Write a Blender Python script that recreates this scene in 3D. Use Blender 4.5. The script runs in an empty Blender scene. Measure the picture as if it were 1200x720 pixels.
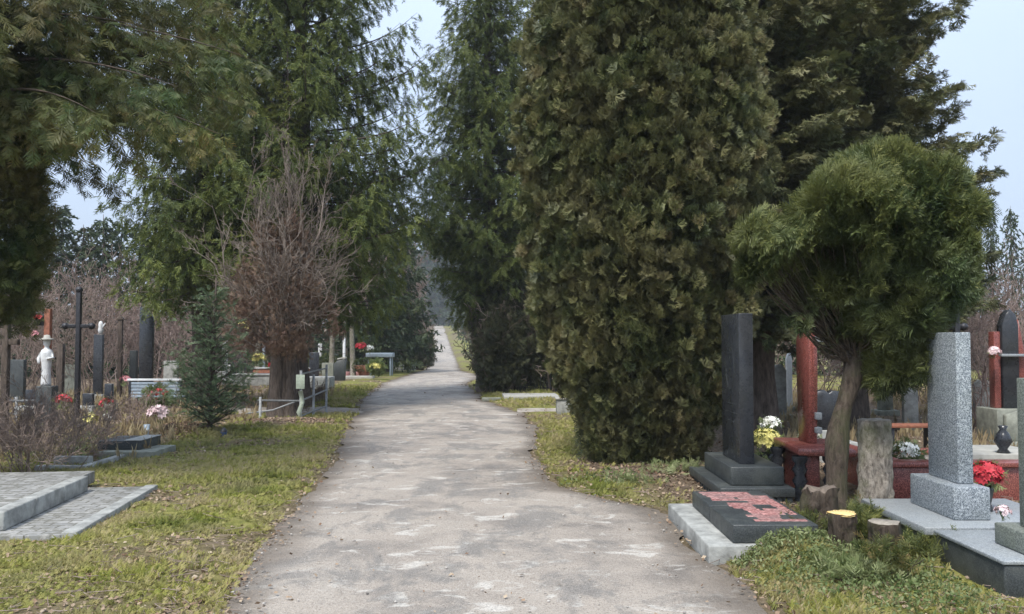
import bpy, bmesh, math, random
import numpy as np
from mathutils import Vector
rad = math.radians
rng = np.random.default_rng(7)
random.seed(7)
SC = bpy.context.scene
COL = SC.collection

# ------------------------------------------------------------------ camera
F = 1000.0; PITCH = math.atan(40/F); CH = 1.6
cam = bpy.data.cameras.new('camera'); camo = bpy.data.objects.new('camera', cam); COL.objects.link(camo)
cam.sensor_width = 36; cam.lens = 30; cam.clip_end = 3000; cam.clip_start = 0.05
camo.location = (0, 0, CH); camo.rotation_euler = (math.pi/2 + PITCH, 0, 0)
SC.camera = camo
def ray(px, py):
    dx = (px-600)/F; dy = (360-py)/F
    c, s = math.cos(PITCH), math.sin(PITCH)
    return dx, c - dy*s, s + dy*c
def G(px, py, z=0.0):
    a, b, c = ray(px, py); t = (z-CH)/c
    return a*t, b*t
def W(px, py, Y):
    a, b, c = ray(px, py); t = Y/b
    return a*t, Y, CH + c*t

# ------------------------------------------------------------------ ground shape
PY = np.array([-50, 40, 60, 93, 108, 147, 200, 260, 400, 1500.])
PZ = np.array([0, 0, -.35, -.9, -.45, 1.16, 4.2, 7.0, 9.0, 9.0])
def prof(y):
    y = np.asarray(y, float)
    r = 0
    for d in (-6, -3, 0, 3, 6): r = r + np.interp(y+d, PY, PZ)
    return r/5
RY = [0, 3, 5, 6.4, 8.15, 8.6, 9.4, 11.4, 16, 19, 22.8, 32, 40, 53, 93, 108, 147, 200, 260]
RL = [-1.6, -1.6, -1.68, -1.86, -2.04, -2.1, -2.16, -2.36, -3.04, -3.4, -4.0, -4.85, -4.95, -5.5, -8.6, -10, -13.5, -18.4, -24]
RR = [1.6, 1.62, 1.58, 1.47, 1.42, .95, .5, .3, .42, .2, -.75, -1.7, -1.55, -3.2, -5.9, -7.2, -10.7, -15.6, -21]
def roadL(y): return np.interp(y, RY, RL)
def roadR(y): return np.interp(y, RY, RR)
def _h(i, j, s):
    n = (i*374761393 + j*668265263 + s*2246822519) & 0xffffffff
    n = ((n ^ (n >> 13))*1274126177) & 0xffffffff
    return ((n ^ (n >> 16)) & 0xffff)/65535.0
def vn(x, y, s=0):
    x = np.asarray(x, float); y = np.asarray(y, float)
    i = np.floor(x).astype(np.int64); j = np.floor(y).astype(np.int64)
    u = x-i; v = y-j; u = u*u*(3-2*u); v = v*v*(3-2*v)
    return (_h(i, j, s)*(1-u)+_h(i+1, j, s)*u)*(1-v) + (_h(i, j+1, s)*(1-u)+_h(i+1, j+1, s)*u)*v
def fbm(x, y, s=0, o=3):
    r = 0; a = .5
    for k in range(o): r = r + a*vn(x*2**k, y*2**k, s+k*17); a *= .5
    return r/(1-.5**o)
MOUNDS = [(G(212, 512)[0], G(212, 512)[1], .55, .6, .20), (2.3, 5.8, .45, .45, .05), (1.98, 6.08, .46, .26, .15), (1.9, 10.2, 1.3, .9, .06), (-4.3, 16.4, 1.0, .8, .08)]
def off_road(x, y):            # distance outside the road, negative inside
    return np.maximum(roadL(y)-x, x-roadR(y))
def gz(x, y):
    x = np.asarray(x, float); y = np.asarray(y, float)
    d = off_road(x, y)
    t = np.clip((d-.02)/.5, 0, 1); t = t*t*(3-2*t)
    path = np.clip(1-np.abs(y-19.3)/1.0, 0, 1)*np.clip((2.2-x), 0, 1)*np.clip(x+7, 0, 1)
    t = t*(1-np.clip(path*2, 0, 1))
    z = prof(y) + t*(.035 + .05*(fbm(x*1.3, y*1.3, 3)-.5) + .025*(fbm(x*5, y*5, 9)-.5))
    for mx, my, sx, sy, hh in MOUNDS:
        z = z + hh*np.exp(-((x-mx)/sx)**2-((y-my)/sy)**2)*np.clip(d/.3, 0, 1)
    return z
def gzf(x, y): return float(gz(x, y))

# ------------------------------------------------------------------ mesh builder
class MB:
    def __init__(s): s.v = []; s.f = {3: [], 4: []}; s.t = []; s.n = 0
    def add(s, v, f, t=0.5):
        v = np.asarray(v, np.float32).reshape(-1, 3); f = np.asarray(f, np.int64)
        s.v.append(v); s.f[f.shape[1]].append(f+s.n)
        s.t.append(np.broadcast_to(np.asarray(t, np.float32), (len(v),)).copy() if np.ndim(t) == 0 or len(np.atleast_1d(t)) == len(v) else np.repeat(t, len(v)//len(t)))
        s.n += len(v); return s
    def box(s, x0, x1, y0, y1, z0, z1, t=.5):
        v = [(x, y, z) for z in (z0, z1) for y in (y0, y1) for x in (x0, x1)]
        f = [(0, 2, 3, 1), (4, 5, 7, 6), (0, 1, 5, 4), (1, 3, 7, 5), (3, 2, 6, 7), (2, 0, 4, 6)]
        return s.add(v, f, t)
    def bbox(s, x0, x1, y0, y1, z0, z1, b=.008, rz=0, t=.5, piv=None):
        bm = bmesh.new(); bmesh.ops.create_cube(bm, size=1)
        for q in bm.verts:
            q.co.x = (x0+x1)/2+q.co.x*(x1-x0); q.co.y = (y0+y1)/2+q.co.y*(y1-y0); q.co.z = (z0+z1)/2+q.co.z*(z1-z0)
        bmesh.ops.bevel(bm, geom=bm.edges[:], offset=b, segments=2, affect='EDGES', profile=.5)
        return s.frombm(bm, t, rz, piv or ((x0+x1)/2, (y0+y1)/2))
    def frombm(s, bm, t=.5, rz=0, piv=(0, 0)):
        bmesh.ops.triangulate(bm, faces=[f for f in bm.faces if len(f.verts) > 4])
        bm.verts.index_update()
        v = np.array([q.co[:] for q in bm.verts])
        if rz:
            c, sn = math.cos(rz), math.sin(rz); p = np.array([piv[0], piv[1], 0]); w = v-p
            v = np.stack([w[:, 0]*c-w[:, 1]*sn, w[:, 0]*sn+w[:, 1]*c, w[:, 2]], 1)+p
        tr = [[q.index for q in f.verts] for f in bm.faces if len(f.verts) == 3]
        qd = [[q.index for q in f.verts] for f in bm.faces if len(f.verts) == 4]
        n0 = s.n
        s.v.append(v.astype(np.float32)); s.t.append(np.full(len(v), t, np.float32)); s.n += len(v)
        if tr: s.f[3].append(np.array(tr, np.int64)+n0)
        if qd: s.f[4].append(np.array(qd, np.int64)+n0)
        bm.free(); return s
    def prism(s, pts, axis, a0, a1, b=.006, t=.5):
        """outline pts (2d) extruded along axis 0/1/2 from a0 to a1"""
        bm = bmesh.new()
        def mk(p, a): return {0: (a, p[0], p[1]), 1: (p[0], a, p[1]), 2: (p[0], p[1], a)}[axis]
        vs = [bm.verts.new(mk(p, a0)) for p in pts]; f = bm.faces.new(vs)
        r = bmesh.ops.extrude_face_region(bm, geom=[f])
        for q in r['geom']:
            if isinstance(q, bmesh.types.BMVert): q.co[axis] = a1
        bmesh.ops.recalc_face_normals(bm, faces=bm.faces[:])
        if b: bmesh.ops.bevel(bm, geom=bm.edges[:], offset=b, segments=1, affect='EDGES')
        return s.frombm(bm, t)
    def tubes(s, P, R, k=3, t=.5):
        P = np.asarray(P, float); R = np.asarray(R, float); N, K, _ = P.shape
        if R.ndim == 1: R = np.broadcast_to(R, (N, K))
        T = np.gradient(P, axis=1); T /= np.linalg.norm(T, axis=2, keepdims=True)+1e-9
        m = T.mean(1); ref = np.where(np.abs(m[:, 2:3]) > .8, np.array([[1., 0, 0]]), np.array([[0, 0, 1.]]))[:, None, :]
        A = np.cross(T, ref); A /= np.linalg.norm(A, axis=2, keepdims=True)+1e-9
        B = np.cross(T, A)
        an = np.arange(k)*2*np.pi/k
        V = P[:, :, None, :] + R[:, :, None, None]*(A[:, :, None, :]*np.cos(an)[None, None, :, None] + B[:, :, None, :]*np.sin(an)[None, None, :, None])
        base = (np.arange(N)*K*k)[:, None, None]; i = (np.arange(K-1)*k)[None, :, None]; j = np.arange(k)[None, None, :]; j2 = (j+1) % k
        Fc = np.stack([base+i+j, base+i+j2, base+i+k+j2, base+i+k+j], -1).reshape(-1, 4)
        tt = np.repeat(t, K*k) if np.ndim(t) == 1 else np.full(N*K*k, t)
        s.add(V.reshape(-1, 3), Fc, tt)
        return s
    def tube(s, pts, r, k=8, t=.5, cap=True):
        P = np.array(pts, float)[None]; R = np.broadcast_to(np.asarray(r, float), (P.shape[1],))[None]
        n0 = s.n; s.tubes(P, R, k, t)
        if cap:
            K = P.shape[1]
            for ii in (0, K-1):
                rr = n0+ii*k+np.arange(k); c = s.n
                s.v.append(P[0, ii].reshape(1, 3).astype(np.float32)); s.t.append(np.array([t], np.float32)); s.n += 1
                s.f[3].append(np.stack([rr, np.roll(rr, -1), np.full(k, c)], 1))
        return s
    def lathe(s, c, prof_, k=16, t=.5):
        c = np.array(c); n = len(prof_); an = np.arange(k)*2*np.pi/k
        V = np.array([[c[0]+r*math.cos(a), c[1]+r*math.sin(a), c[2]+z] for r, z in prof_ for a in an])
        i = (np.arange(n-1)*k)[:, None]; j = np.arange(k)[None]; j2 = (j+1) % k
        return s.add(V, np.stack([i+j, i+j2, i+k+j2, i+k+j], -1).reshape(-1, 4), t)
    def scatter(s, tpl, P, Rm, S, t):
        tv, tf = tpl[:2]; P = np.asarray(P); N = len(P)
        if N == 0: return s
        S = np.asarray(S, float); S = np.broadcast_to(S.reshape(N, -1) if S.ndim else S, (N, 3)) if S.ndim != 0 else np.full((N, 3), float(S))
        L = tv[None]*S[:, None, :]
        V = np.einsum('nij,nkj->nki', Rm, L) + P[:, None, :]
        K = len(tv)
        for f in tf:
            f = np.asarray(f); Fc = (f[None]+(np.arange(N)*K)[:, None, None]).reshape(-1, f.shape[1])
            s.f[f.shape[1]].append(Fc+s.n)
        s.v.append(V.reshape(-1, 3).astype(np.float32)); tt_ = np.repeat(np.broadcast_to(np.asarray(t, np.float32), (N,)), K); s.t.append(np.clip(tt_+np.tile(tpl[2], N), 0, 1).astype(np.float32) if len(tpl) > 2 else tt_); s.n += N*K
        return s
    def build(s, name, mat, parent=None, origin=None, smooth=False, data=None):
        me = bpy.data.meshes.new(name)
        V = np.concatenate(s.v); org = np.array(origin if origin is not None else (WORG(parent) if parent else (0, 0, 0)), float)
        V = (V-org).astype(np.float32)
        T3 = np.concatenate(s.f[3]) if s.f[3] else np.zeros((0, 3), np.int64); T4 = np.concatenate(s.f[4]) if s.f[4] else np.zeros((0, 4), np.int64)
        me.vertices.add(len(V)); me.vertices.foreach_set('co', V.ravel())
        lp = np.concatenate([T3.ravel(), T4.ravel()]).astype(np.int32)
        me.loops.add(len(lp)); me.loops.foreach_set('vertex_index', lp)
        ls = np.concatenate([np.arange(len(T3))*3, len(T3)*3+np.arange(len(T4))*4]).astype(np.int32)
        me.polygons.add(len(ls)); me.polygons.foreach_set('loop_start', ls)
        if smooth: me.polygons.foreach_set('use_smooth', np.ones(len(ls), bool))
        at = me.attributes.new('tint', 'FLOAT', 'POINT'); at.data.foreach_set('value', np.concatenate(s.t).astype(np.float32))
        me.update(calc_edges=True); me.materials.append(mat)
        o = bpy.data.objects.new(name, me); COL.objects.link(o)
        if parent: o.parent = parent
        else: o.location = org
        return o
def WORG(o):
    p = np.zeros(3)
    while o is not None: p = p+np.array(o.location); o = o.parent
    return p
def tag(o, label=None, cat=None, group=None, kind=None):
    if label: o['label'] = label
    if cat: o['category'] = cat
    if group: o['group'] = group
    if kind: o['kind'] = kind
    return o
def thing(name, label, cat, loc, group=None):
    o = bpy.data.objects.new(name, None); COL.objects.link(o); o.location = loc; o.empty_display_size = .2
    return tag(o, label, cat, group)
def copy_tree(o, parent=None):
    c = o.copy(); COL.objects.link(c); c.parent = parent
    for ch in list(o.children): copy_tree(ch, c)
    return c
def basis(d, n):
    d = d/(np.linalg.norm(d, axis=1, keepdims=True)+1e-9)
    x = np.cross(d, n); x /= np.linalg.norm(x, axis=1, keepdims=True)+1e-9
    z = np.cross(x, d)
    return np.stack([x, d, z], 2)
def rdir(n, up=0.0):
    v = rng.normal(size=(n, 3)); v /= np.linalg.norm(v, axis=1, keepdims=True); v[:, 2] += up
    return v/np.linalg.norm(v, axis=1, keepdims=True)

# ------------------------------------------------------------------ materials
def newmat(name):
    m = bpy.data.materials.new(name); m.use_nodes = True; nt = m.node_tree; nt.nodes.clear()
    out = nt.nodes.new('ShaderNodeOutputMaterial'); b = nt.nodes.new('ShaderNodeBsdfPrincipled')
    nt.links.new(b.outputs[0], out.inputs[0]); return m, nt, b, out
def N(nt, typ, **kw):
    n = nt.nodes.new(typ)
    for k, v in kw.items():
        if k in n.inputs: n.inputs[k].default_value = v
        else: setattr(n, k, v)
    return n
def ramp(nt, fac, stops, interp='LINEAR'):
    r = nt.nodes.new('ShaderNodeValToRGB'); r.color_ramp.interpolation = interp
    e = r.color_ramp.elements
    while len(e) < len(stops): e.new(.5)
    for i, (p, c) in enumerate(stops): e[i].position = p; e[i].color = (*c, 1) if len(c) == 3 else c
    nt.links.new(fac, r.inputs[0]); return r.outputs[0]
def noise(nt, scale, detail=4, rough=.6, vec=None, dist=0):
    n = N(nt, 'ShaderNodeTexNoise', Scale=scale, Detail=detail, Roughness=rough, Distortion=dist)
    if vec is not None: nt.links.new(vec, n.inputs['Vector'])
    return n.outputs['Fac']
def coords(nt, scale=(1, 1, 1)):
    tc = nt.nodes.new('ShaderNodeTexCoord'); mp = N(nt, 'ShaderNodeMapping'); mp.inputs['Scale'].default_value = scale
    nt.links.new(tc.outputs['Object'], mp.inputs[0]); return mp.outputs[0]
def mix(nt, fac, a, b, mode='MIX'):
    m = nt.nodes.new('ShaderNodeMix'); m.data_type = 'RGBA'; m.blend_type = mode
    for sock, v in ((m.inputs[0], fac), (m.inputs[6], a), (m.inputs[7], b)):
        if hasattr(v, 'is_linked') or hasattr(v, 'links'): nt.links.new(v, sock)
        elif isinstance(v, (int, float)): sock.default_value = v
        else: sock.default_value = (*v, 1)
    return m.outputs[2]
def bump(nt, b, h, strength=.4, dist=.02):
    n = N(nt, 'ShaderNodeBump', Strength=strength, Distance=dist); nt.links.new(h, n.inputs['Height']); nt.links.new(n.outputs[0], b.inputs['Normal'])
def attr(nt, name='tint'):
    a = nt.nodes.new('ShaderNodeAttribute'); a.attribute_name = name; return a.outputs['Fac']
def m_foliage(name, stops, rough=.55, transl=.25, spec=.3):
    m, nt, b, out = newmat(name)
    c = ramp(nt, attr(nt), stops)
    c = mix(nt, ramp(nt, noise(nt, 1.7, 2, .6, coords(nt)), [(.35, (0, 0, 0)), (.65, (.5, .5, .5))]), c, stops[-1][1])
    nt.links.new(c, b.inputs['Base Color']); b.inputs['Roughness'].default_value = rough
    b.inputs['Specular IOR Level'].default_value = spec
    if transl:
        t = nt.nodes.new('ShaderNodeBsdfTranslucent'); nt.links.new(c, t.inputs[0])
        ms = nt.nodes.new('ShaderNodeMixShader'); ms.inputs[0].default_value = transl
        nt.links.new(b.outputs[0], ms.inputs[1]); nt.links.new(t.outputs[0], ms.inputs[2]); nt.links.new(ms.outputs[0], out.inputs[0])
    return m
def m_plain(name, col, rough=.6, var=.25, scale=8, metal=0, bmp=.15, spec=.5):
    m, nt, b, out = newmat(name)
    n = noise(nt, scale, 5, .65, coords(nt))
    d = tuple(max(0, c*(1-var)) for c in col); l = tuple(min(1, c*(1+var)) for c in col)
    nt.links.new(ramp(nt, n, [(.3, d), (.7, l)]), b.inputs['Base Color'])
    b.inputs['Roughness'].default_value = rough; b.inputs['Metallic'].default_value = metal; b.inputs['Specular IOR Level'].default_value = spec
    if bmp: bump(nt, b, noise(nt, scale*4, 4, .6, coords(nt)), bmp, .01)
    return m
def m_granite(name, dark, light, scale=220, rough=.22, dirt=(.25, .25, .22), dirtamt=.35, mid=.5):
    m, nt, b, out = newmat(name); co = coords(nt)
    v = N(nt, 'ShaderNodeTexVoronoi', Scale=scale); nt.links.new(co, v.inputs['Vector'])
    sp = ramp(nt, v.outputs['Color'], [(mid-.2, dark), (mid+.15, light)])
    c = mix(nt, ramp(nt, noise(nt, scale*.35, 3, .7, co), [(.4, (0, 0, 0)), (.6, (.6, .6, .6))]), sp, dark)
    dn = ramp(nt, noise(nt, 3, 6, .7, co), [(.45, (0, 0, 0)), (.75, (dirtamt,)*3)])
    c = mix(nt, dn, c, dirt); nt.links.new(c, b.inputs['Base Color'])
    nt.links.new(ramp(nt, noise(nt, 5, 5, .7, co), [(.3, (rough,)*3), (.8, (min(1, rough+.3),)*3)]), b.inputs['Roughness'])
    bump(nt, b, noise(nt, 60, 3, .5, co), .05, .004)
    return m
def m_bark(name, dark, light, sc=(14, 14, 3), moss=None):
    m, nt, b, out = newmat(name); co = coords(nt, sc)
    n = noise(nt, 1.5, 6, .7, co, .4)
    c = ramp(nt, n, [(.32, dark), (.62, light)])
    if moss: c = mix(nt, ramp(nt, noise(nt, 3, 4, .6, coords(nt)), [(.45, (0, 0, 0)), (.65, (.7, .7, .7))]), c, moss)
    nt.links.new(c, b.inputs['Base Color']); b.inputs['Roughness'].default_value = .9; b.inputs['Specular IOR Level'].default_value = .15
    bump(nt, b, n, .9, .03); return m

M = {}
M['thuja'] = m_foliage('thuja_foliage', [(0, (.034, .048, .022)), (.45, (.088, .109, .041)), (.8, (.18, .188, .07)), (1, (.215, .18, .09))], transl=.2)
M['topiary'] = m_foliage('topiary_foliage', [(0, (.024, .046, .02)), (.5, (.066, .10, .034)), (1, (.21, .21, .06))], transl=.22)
M['spruce'] = m_foliage('spruce_foliage', [(0, (.032, .054, .018)), (.5, (.088, .126, .034)), (1, (.22, .245, .058))], transl=.2)
M['spruce_young'] = m_foliage('young_spruce_foliage', [(0, (.05, .075, .02)), (.5, (.13, .155, .04)), (1, (.27, .27, .07))], transl=.25)
M['spruce_dark'] = m_foliage('dark_spruce_foliage', [(0, (.022, .038, .022)), (.5, (.045, .07, .035)), (1, (.10, .125, .05))], transl=.2)
M['fir_brown'] = m_foliage('brown_tipped_foliage', [(0, (.036, .056, .027)), (.5, (.105, .13, .05)), (.85, (.19, .20, .08)), (1, (.22, .185, .095))], transl=.15)
M['overhang'] = m_foliage('overhang_foliage', [(0, (.026, .05, .017)), (.5, (.062, .102, .028)), (.88, (.14, .155, .042)), (1, (.22, .16, .06))], transl=.3)
M['sapling'] = m_foliage('sapling_foliage', [(0, (.045, .08, .045)), (.5, (.10, .155, .08)), (1, (.22, .27, .15))], transl=.2)
M['deadleaf'] = m_foliage('dead_foliage', [(0, (.075, .046, .034)), (.5, (.17, .098, .072)), (1, (.26, .19, .13))], transl=.1)
M['brush'] = m_foliage('brush_foliage', [(0, (.03, .04, .022)), (.5, (.06, .07, .035)), (1, (.12, .12, .06))], transl=.2)
M['grass'] = m_foliage('grass_blades', [(0, (.13, .165, .035)), (.45, (.27, .295, .065)), (.76, (.41, .395, .12)), (1, (.48, .40, .24))], rough=.7, transl=.3, spec=.15)
M['weed'] = m_foliage('weed_leaves', [(0, (.06, .11, .03)), (.5, (.14, .19, .06)), (1, (.30, .32, .16))], rough=.5, transl=.3)
M['litter'] = m_foliage('leaf_litter', [(0, (.10, .055, .035)), (.4, (.20, .12, .075)), (.8, (.33, .23, .15)), (1, (.46, .38, .28))], rough=.8, transl=.1, spec=.2)
M['twig'] = m_foliage('bare_twigs', [(0, (.10, .075, .06)), (.5, (.21, .155, .13)), (1, (.34, .27, .23))], rough=.85, transl=0, spec=.2)
M['twig_brown'] = m_foliage('dead_brown_twigs', [(0, (.085, .065, .052)), (.5, (.175, .138, .115)), (1, (.31, .265, .225))], rough=.85, transl=0, spec=.2)
M['twig_pink'] = m_foliage('reddish_twigs', [(0, (.12, .08, .068)), (.5, (.22, .16, .14)), (1, (.34, .27, .235))], rough=.85, transl=0, spec=.2)
M['twig_dark'] = m_foliage('dark_twigs', [(0, (.05, .04, .033)), (.5, (.10, .08, .065)), (1, (.2, .165, .13))], rough=.85, transl=0, spec=.2)
M['straw'] = m_foliage('dry_grass', [(0, (.22, .16, .09)), (.5, (.34, .27, .15)), (1, (.48, .40, .25))], rough=.85, transl=.2, spec=.2)
M['gravel'] = m_foliage('gravel', [(0, (.12, .11, .10)), (.5, (.28, .26, .23)), (1, (.5, .47, .43))], rough=.9, transl=0, spec=.2)
M['bark'] = m_bark('dark_bark', (.045, .036, .03), (.15, .12, .10))
M['bark_pale'] = m_bark('pale_stump_bark', (.075, .062, .05), (.38, .34, .29), (20, 20, 9), (.16, .17, .09))
M['bark_brown'] = m_bark('brown_bark', (.035, .027, .021), (.115, .09, .07), (22, 22, 6), (.07, .08, .035))
M['black_granite'] = m_granite('black_granite', (.018, .02, .024), (.05, .055, .065), 260, .16, (.12, .12, .11), .25)
M['black_granite_rough'] = m_granite('weathered_black_granite', (.022, .026, .028), (.07, .08, .08), 200, .4, (.14, .15, .13), .5)
M['grey_granite'] = m_granite('grey_granite', (.09, .11, .13), (.50, .54, .56), 170, .3, (.18, .20, .17), .35)
M['pale_granite'] = m_granite('pale_granite', (.19, .21, .225), (.40, .43, .44), 200, .3, (.3, .3, .26), .3)
M['green_granite'] = m_granite('greenish_granite', (.10, .115, .10), (.30, .32, .28), 170, .4, (.15, .17, .10), .5)
M['red_granite'] = m_granite('red_granite', (.10, .022, .018), (.46, .16, .13), 180, .2, (.2, .09, .07), .3)
M['pink_granite'] = m_granite('pink_granite_inlay', (.24, .09, .085), (.62, .33, .30), 60, .35, (.22, .19, .18), .7)
M['concrete'] = m_plain('old_concrete', (.31, .315, .295), .85, .42, 7, 0, .5)
M['concrete_pale'] = m_plain('pale_concrete', (.36, .35, .31), .8, .2, 7, 0, .4)
M['concrete_dark'] = m_plain('mossy_concrete', (.22, .23, .19), .9, .4, 7, 0, .6)
M['white_paint'] = m_plain('white_paint', (.72, .74, .74), .5, .12, 12, 0, .1)
M['grey_paint'] = m_plain('grey_painted_pipe', (.25, .26, .26), .5, .3, 20, 0, .2)
M['blue_grey'] = m_plain('blue_grey_metal', (.34, .41, .47), .4, .2, 12, .2, .1)
M['iron'] = m_plain('black_iron', (.03, .03, .034), .45, .4, 20, .3, .2)
M['rust'] = m_plain('rusty_wood', (.24, .09, .05), .7, .4, 14, 0, .4)
M['stone_white'] = m_plain('white_statue_stone', (.66, .67, .67), .6, .2, 12, 0, .2)
M['pale_green'] = m_plain('pale_green_paint', (.42, .48, .38), .6, .25, 14, 0, .2)
M['plastic_blue'] = m_plain('blue_plastic', (.10, .16, .34), .35, .2, 10, 0, 0)
M['plastic_dark'] = m_plain('dark_plastic', (.02, .02, .024), .35, .3, 10, 0, 0)
for k, c in dict(yellow=(.72, .66, .22), white=(.78, .78, .72), red=(.50, .03, .045), pink=(.62, .27, .30), palepink=(.8, .62, .62)).items():
    M['fl_'+k] = m_plain('petals_'+k, c, .6, .25, 25, 0, 0)
M['core'] = m_plain('gilded_paint', (.5, .5, .48), .5)

def m_cut():
    m, nt, b, out = newmat('fresh_cut_wood'); co = coords(nt)
    w = N(nt, 'ShaderNodeTexWave', Scale=16.0, Distortion=2.0); w.wave_type = 'RINGS'; w.rings_direction = 'Z'
    nt.links.new(co, w.inputs['Vector'])
    nt.links.new(ramp(nt, w.outputs['Fac'], [(.1, (.55, .36, .12)), (.8, (.8, .62, .28))]), b.inputs['Base Color']); b.inputs['Roughness'].default_value = .8
    return m
M['cut'] = m_cut()
M['cut_old'] = m_plain('old_cut_wood', (.27, .24, .195), .85, .4, 20)
M['cut_dark'] = m_plain('rotten_wood', (.15, .12, .095), .9, .4, 25, 0, .6)
def m_tiles():
    m, nt, b, out = newmat('concrete_pavers'); co = coords(nt)
    br = N(nt, 'ShaderNodeTexBrick', Scale=1.0); br.offset = .5
    br.inputs['Brick Width'].default_value = .2; br.inputs['Row Height'].default_value = .1; br.inputs['Mortar Size'].default_value = .008; br.inputs['Mortar Smooth'].default_value = .3
    br.inputs['Color1'].default_value = (.36, .355, .335, 1); br.inputs['Color2'].default_value = (.24, .24, .23, 1); br.inputs['Mortar'].default_value = (.09, .085, .06, 1)
    n = N(nt, 'ShaderNodeTexNoise', Scale=6.0, Detail=3.0)
    nt.links.new(co, n.inputs['Vector'])
    va = N(nt, 'ShaderNodeVectorMath'); va.operation = 'MULTIPLY_ADD'; va.inputs[1].default_value = (.015, .015, 0)
    nt.links.new(n.outputs['Color'], va.inputs[0]); nt.links.new(co, va.inputs[2]); nt.links.new(va.outputs[0], br.inputs['Vector'])
    c = mix(nt, ramp(nt, noise(nt, 7, 5, .7, co), [(.45, (0, 0, 0)), (.6, (.85, .85, .85))]), br.outputs['Color'], (.15, .145, .12))
    c = mix(nt, ramp(nt, noise(nt, 11, 4, .7, coords(nt, (1, 2, 1))), [(.55, (0, 0, 0)), (.66, (.7, .7, .7))]), c, (.46, .45, .42))
    nt.links.new(c, b.inputs['Base Color']); b.inputs['Roughness'].default_value = .8
    inv = N(nt, 'ShaderNodeMath'); inv.operation = 'SUBTRACT'; inv.inputs[0].default_value = 1; nt.links.new(br.outputs['Fac'], inv.inputs[1])
    bump(nt, b, inv.outputs[0], .5, .01)
    return m
M['pavers'] = m_tiles()
def m_road():
    m, nt, b, out = newmat('worn_asphalt'); co = coords(nt)
    big = noise(nt, .55, 5, .62, co, .6); med = noise(nt, 2.2, 6, .68, co, .3); fine = noise(nt, 45, 4, .7, co); gr = noise(nt, 160, 2, .6, co)
    c = ramp(nt, big, [(.36, (.17, .152, .134)), (.46, (.30, .262, .222)), (.57, (.42, .37, .312))])
    c = mix(nt, ramp(nt, med, [(.42, (0, 0, 0)), (.60, (.75, .75, .75))]), c, (.42, .365, .305))
    c = mix(nt, ramp(nt, noise(nt, 3.4, 6, .62, coords(nt, (.8, 1.2, 1)), .9), [(.57, (0, 0, 0)), (.64, (.85, .85, .85))]), c, (.62, .59, .53))
    c = mix(nt, ramp(nt, noise(nt, 1.3, 5, .7, coords(nt, (1.3, .8, 1)), .5), [(.50, (0, 0, 0)), (.60, (.72, .72, .72))]), c, (.165, .16, .15))
    c = mix(nt, ramp(nt, fine, [(.35, (0, 0, 0)), (.7, (.35, .35, .35))]), c, (.14, .125, .11))
    c = mix(nt, ramp(nt, gr, [(.52, (0, 0, 0)), (.66, (.6, .6, .6))]), c, (.60, .56, .5))
    c = mix(nt, ramp(nt, noise(nt, 85, 2, .6, co), [(.55, (0, 0, 0)), (.68, (.7, .7, .7))]), c, (.12, .105, .09))
    vv = N(nt, 'ShaderNodeTexVoronoi', Scale=1.1); vv.feature = 'DISTANCE_TO_EDGE'
    nn_ = N(nt, 'ShaderNodeTexNoise', Scale=2.5, Detail=5.0); nt.links.new(co, nn_.inputs['Vector'])
    va = N(nt, 'ShaderNodeVectorMath'); va.operation = 'MULTIPLY_ADD'; va.inputs[1].default_value = (.5, .5, 0); nt.links.new(nn_.outputs['Color'], va.inputs[0]); nt.links.new(co, va.inputs[2]); nt.links.new(va.outputs[0], vv.inputs['Vector'])
    ck = ramp(nt, vv.outputs['Distance'], [(.003, (.45,)*3), (.011, (0, 0, 0))])
    mk = mix(nt, 1.0, ck, ramp(nt, noise(nt, .8, 3, .6, co), [(.54, (0, 0, 0)), (.62, (1, 1, 1))]), 'MULTIPLY')
    c = mix(nt, mk, c, (.07, .062, .052))
    c = mix(nt, attr(nt), c, (.13, .105, .08))
    nt.links.new(c, b.inputs['Base Color'])
    nt.links.new(ramp(nt, med, [(.35, (.6,)*3), (.55, (.9,)*3)]), b.inputs['Roughness']); b.inputs['Specular IOR Level'].default_value = .35
    ad = N(nt, 'ShaderNodeMath'); ad.operation = 'ADD'; nt.links.new(fine, ad.inputs[0]); nt.links.new(med, ad.inputs[1])
    bump(nt, b, ad.outputs[0], .8, .02); return m
M['road'] = m_road()
def m_path():
    m, nt, b, out = newmat('trodden_dirt'); co = coords(nt)
    c = ramp(nt, noise(nt, 2.5, 6, .7, co, .4), [(.35, (.22, .19, .155)), (.65, (.42, .38, .33))])
    nt.links.new(c, b.inputs['Base Color']); b.inputs['Roughness'].default_value = .95; bump(nt, b, noise(nt, 30, 4, .7, co), .5, .015); return m
M['path'] = m_path()
def m_ground():
    m, nt, b, out = newmat('lawn_and_soil'); co = coords(nt)
    g = ramp(nt, noise(nt, 9, 6, .75, co), [(.35, (.10, .105, .03)), (.52, (.20, .20, .055)), (.68, (.31, .28, .10))])
    d = ramp(nt, noise(nt, 12, 6, .75, co), [(.35, (.075, .055, .04)), (.55, (.17, .125, .09)), (.7, (.29, .22, .16))])
    c = mix(nt, attr(nt), g, d)
    nt.links.new(c, b.inputs['Base Color']); b.inputs['Roughness'].default_value = .95; b.inputs['Specular IOR Level'].default_value = .15
    bump(nt, b, noise(nt, 35, 5, .75, co), .8, .03); return m
M['ground'] = m_ground()

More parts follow.
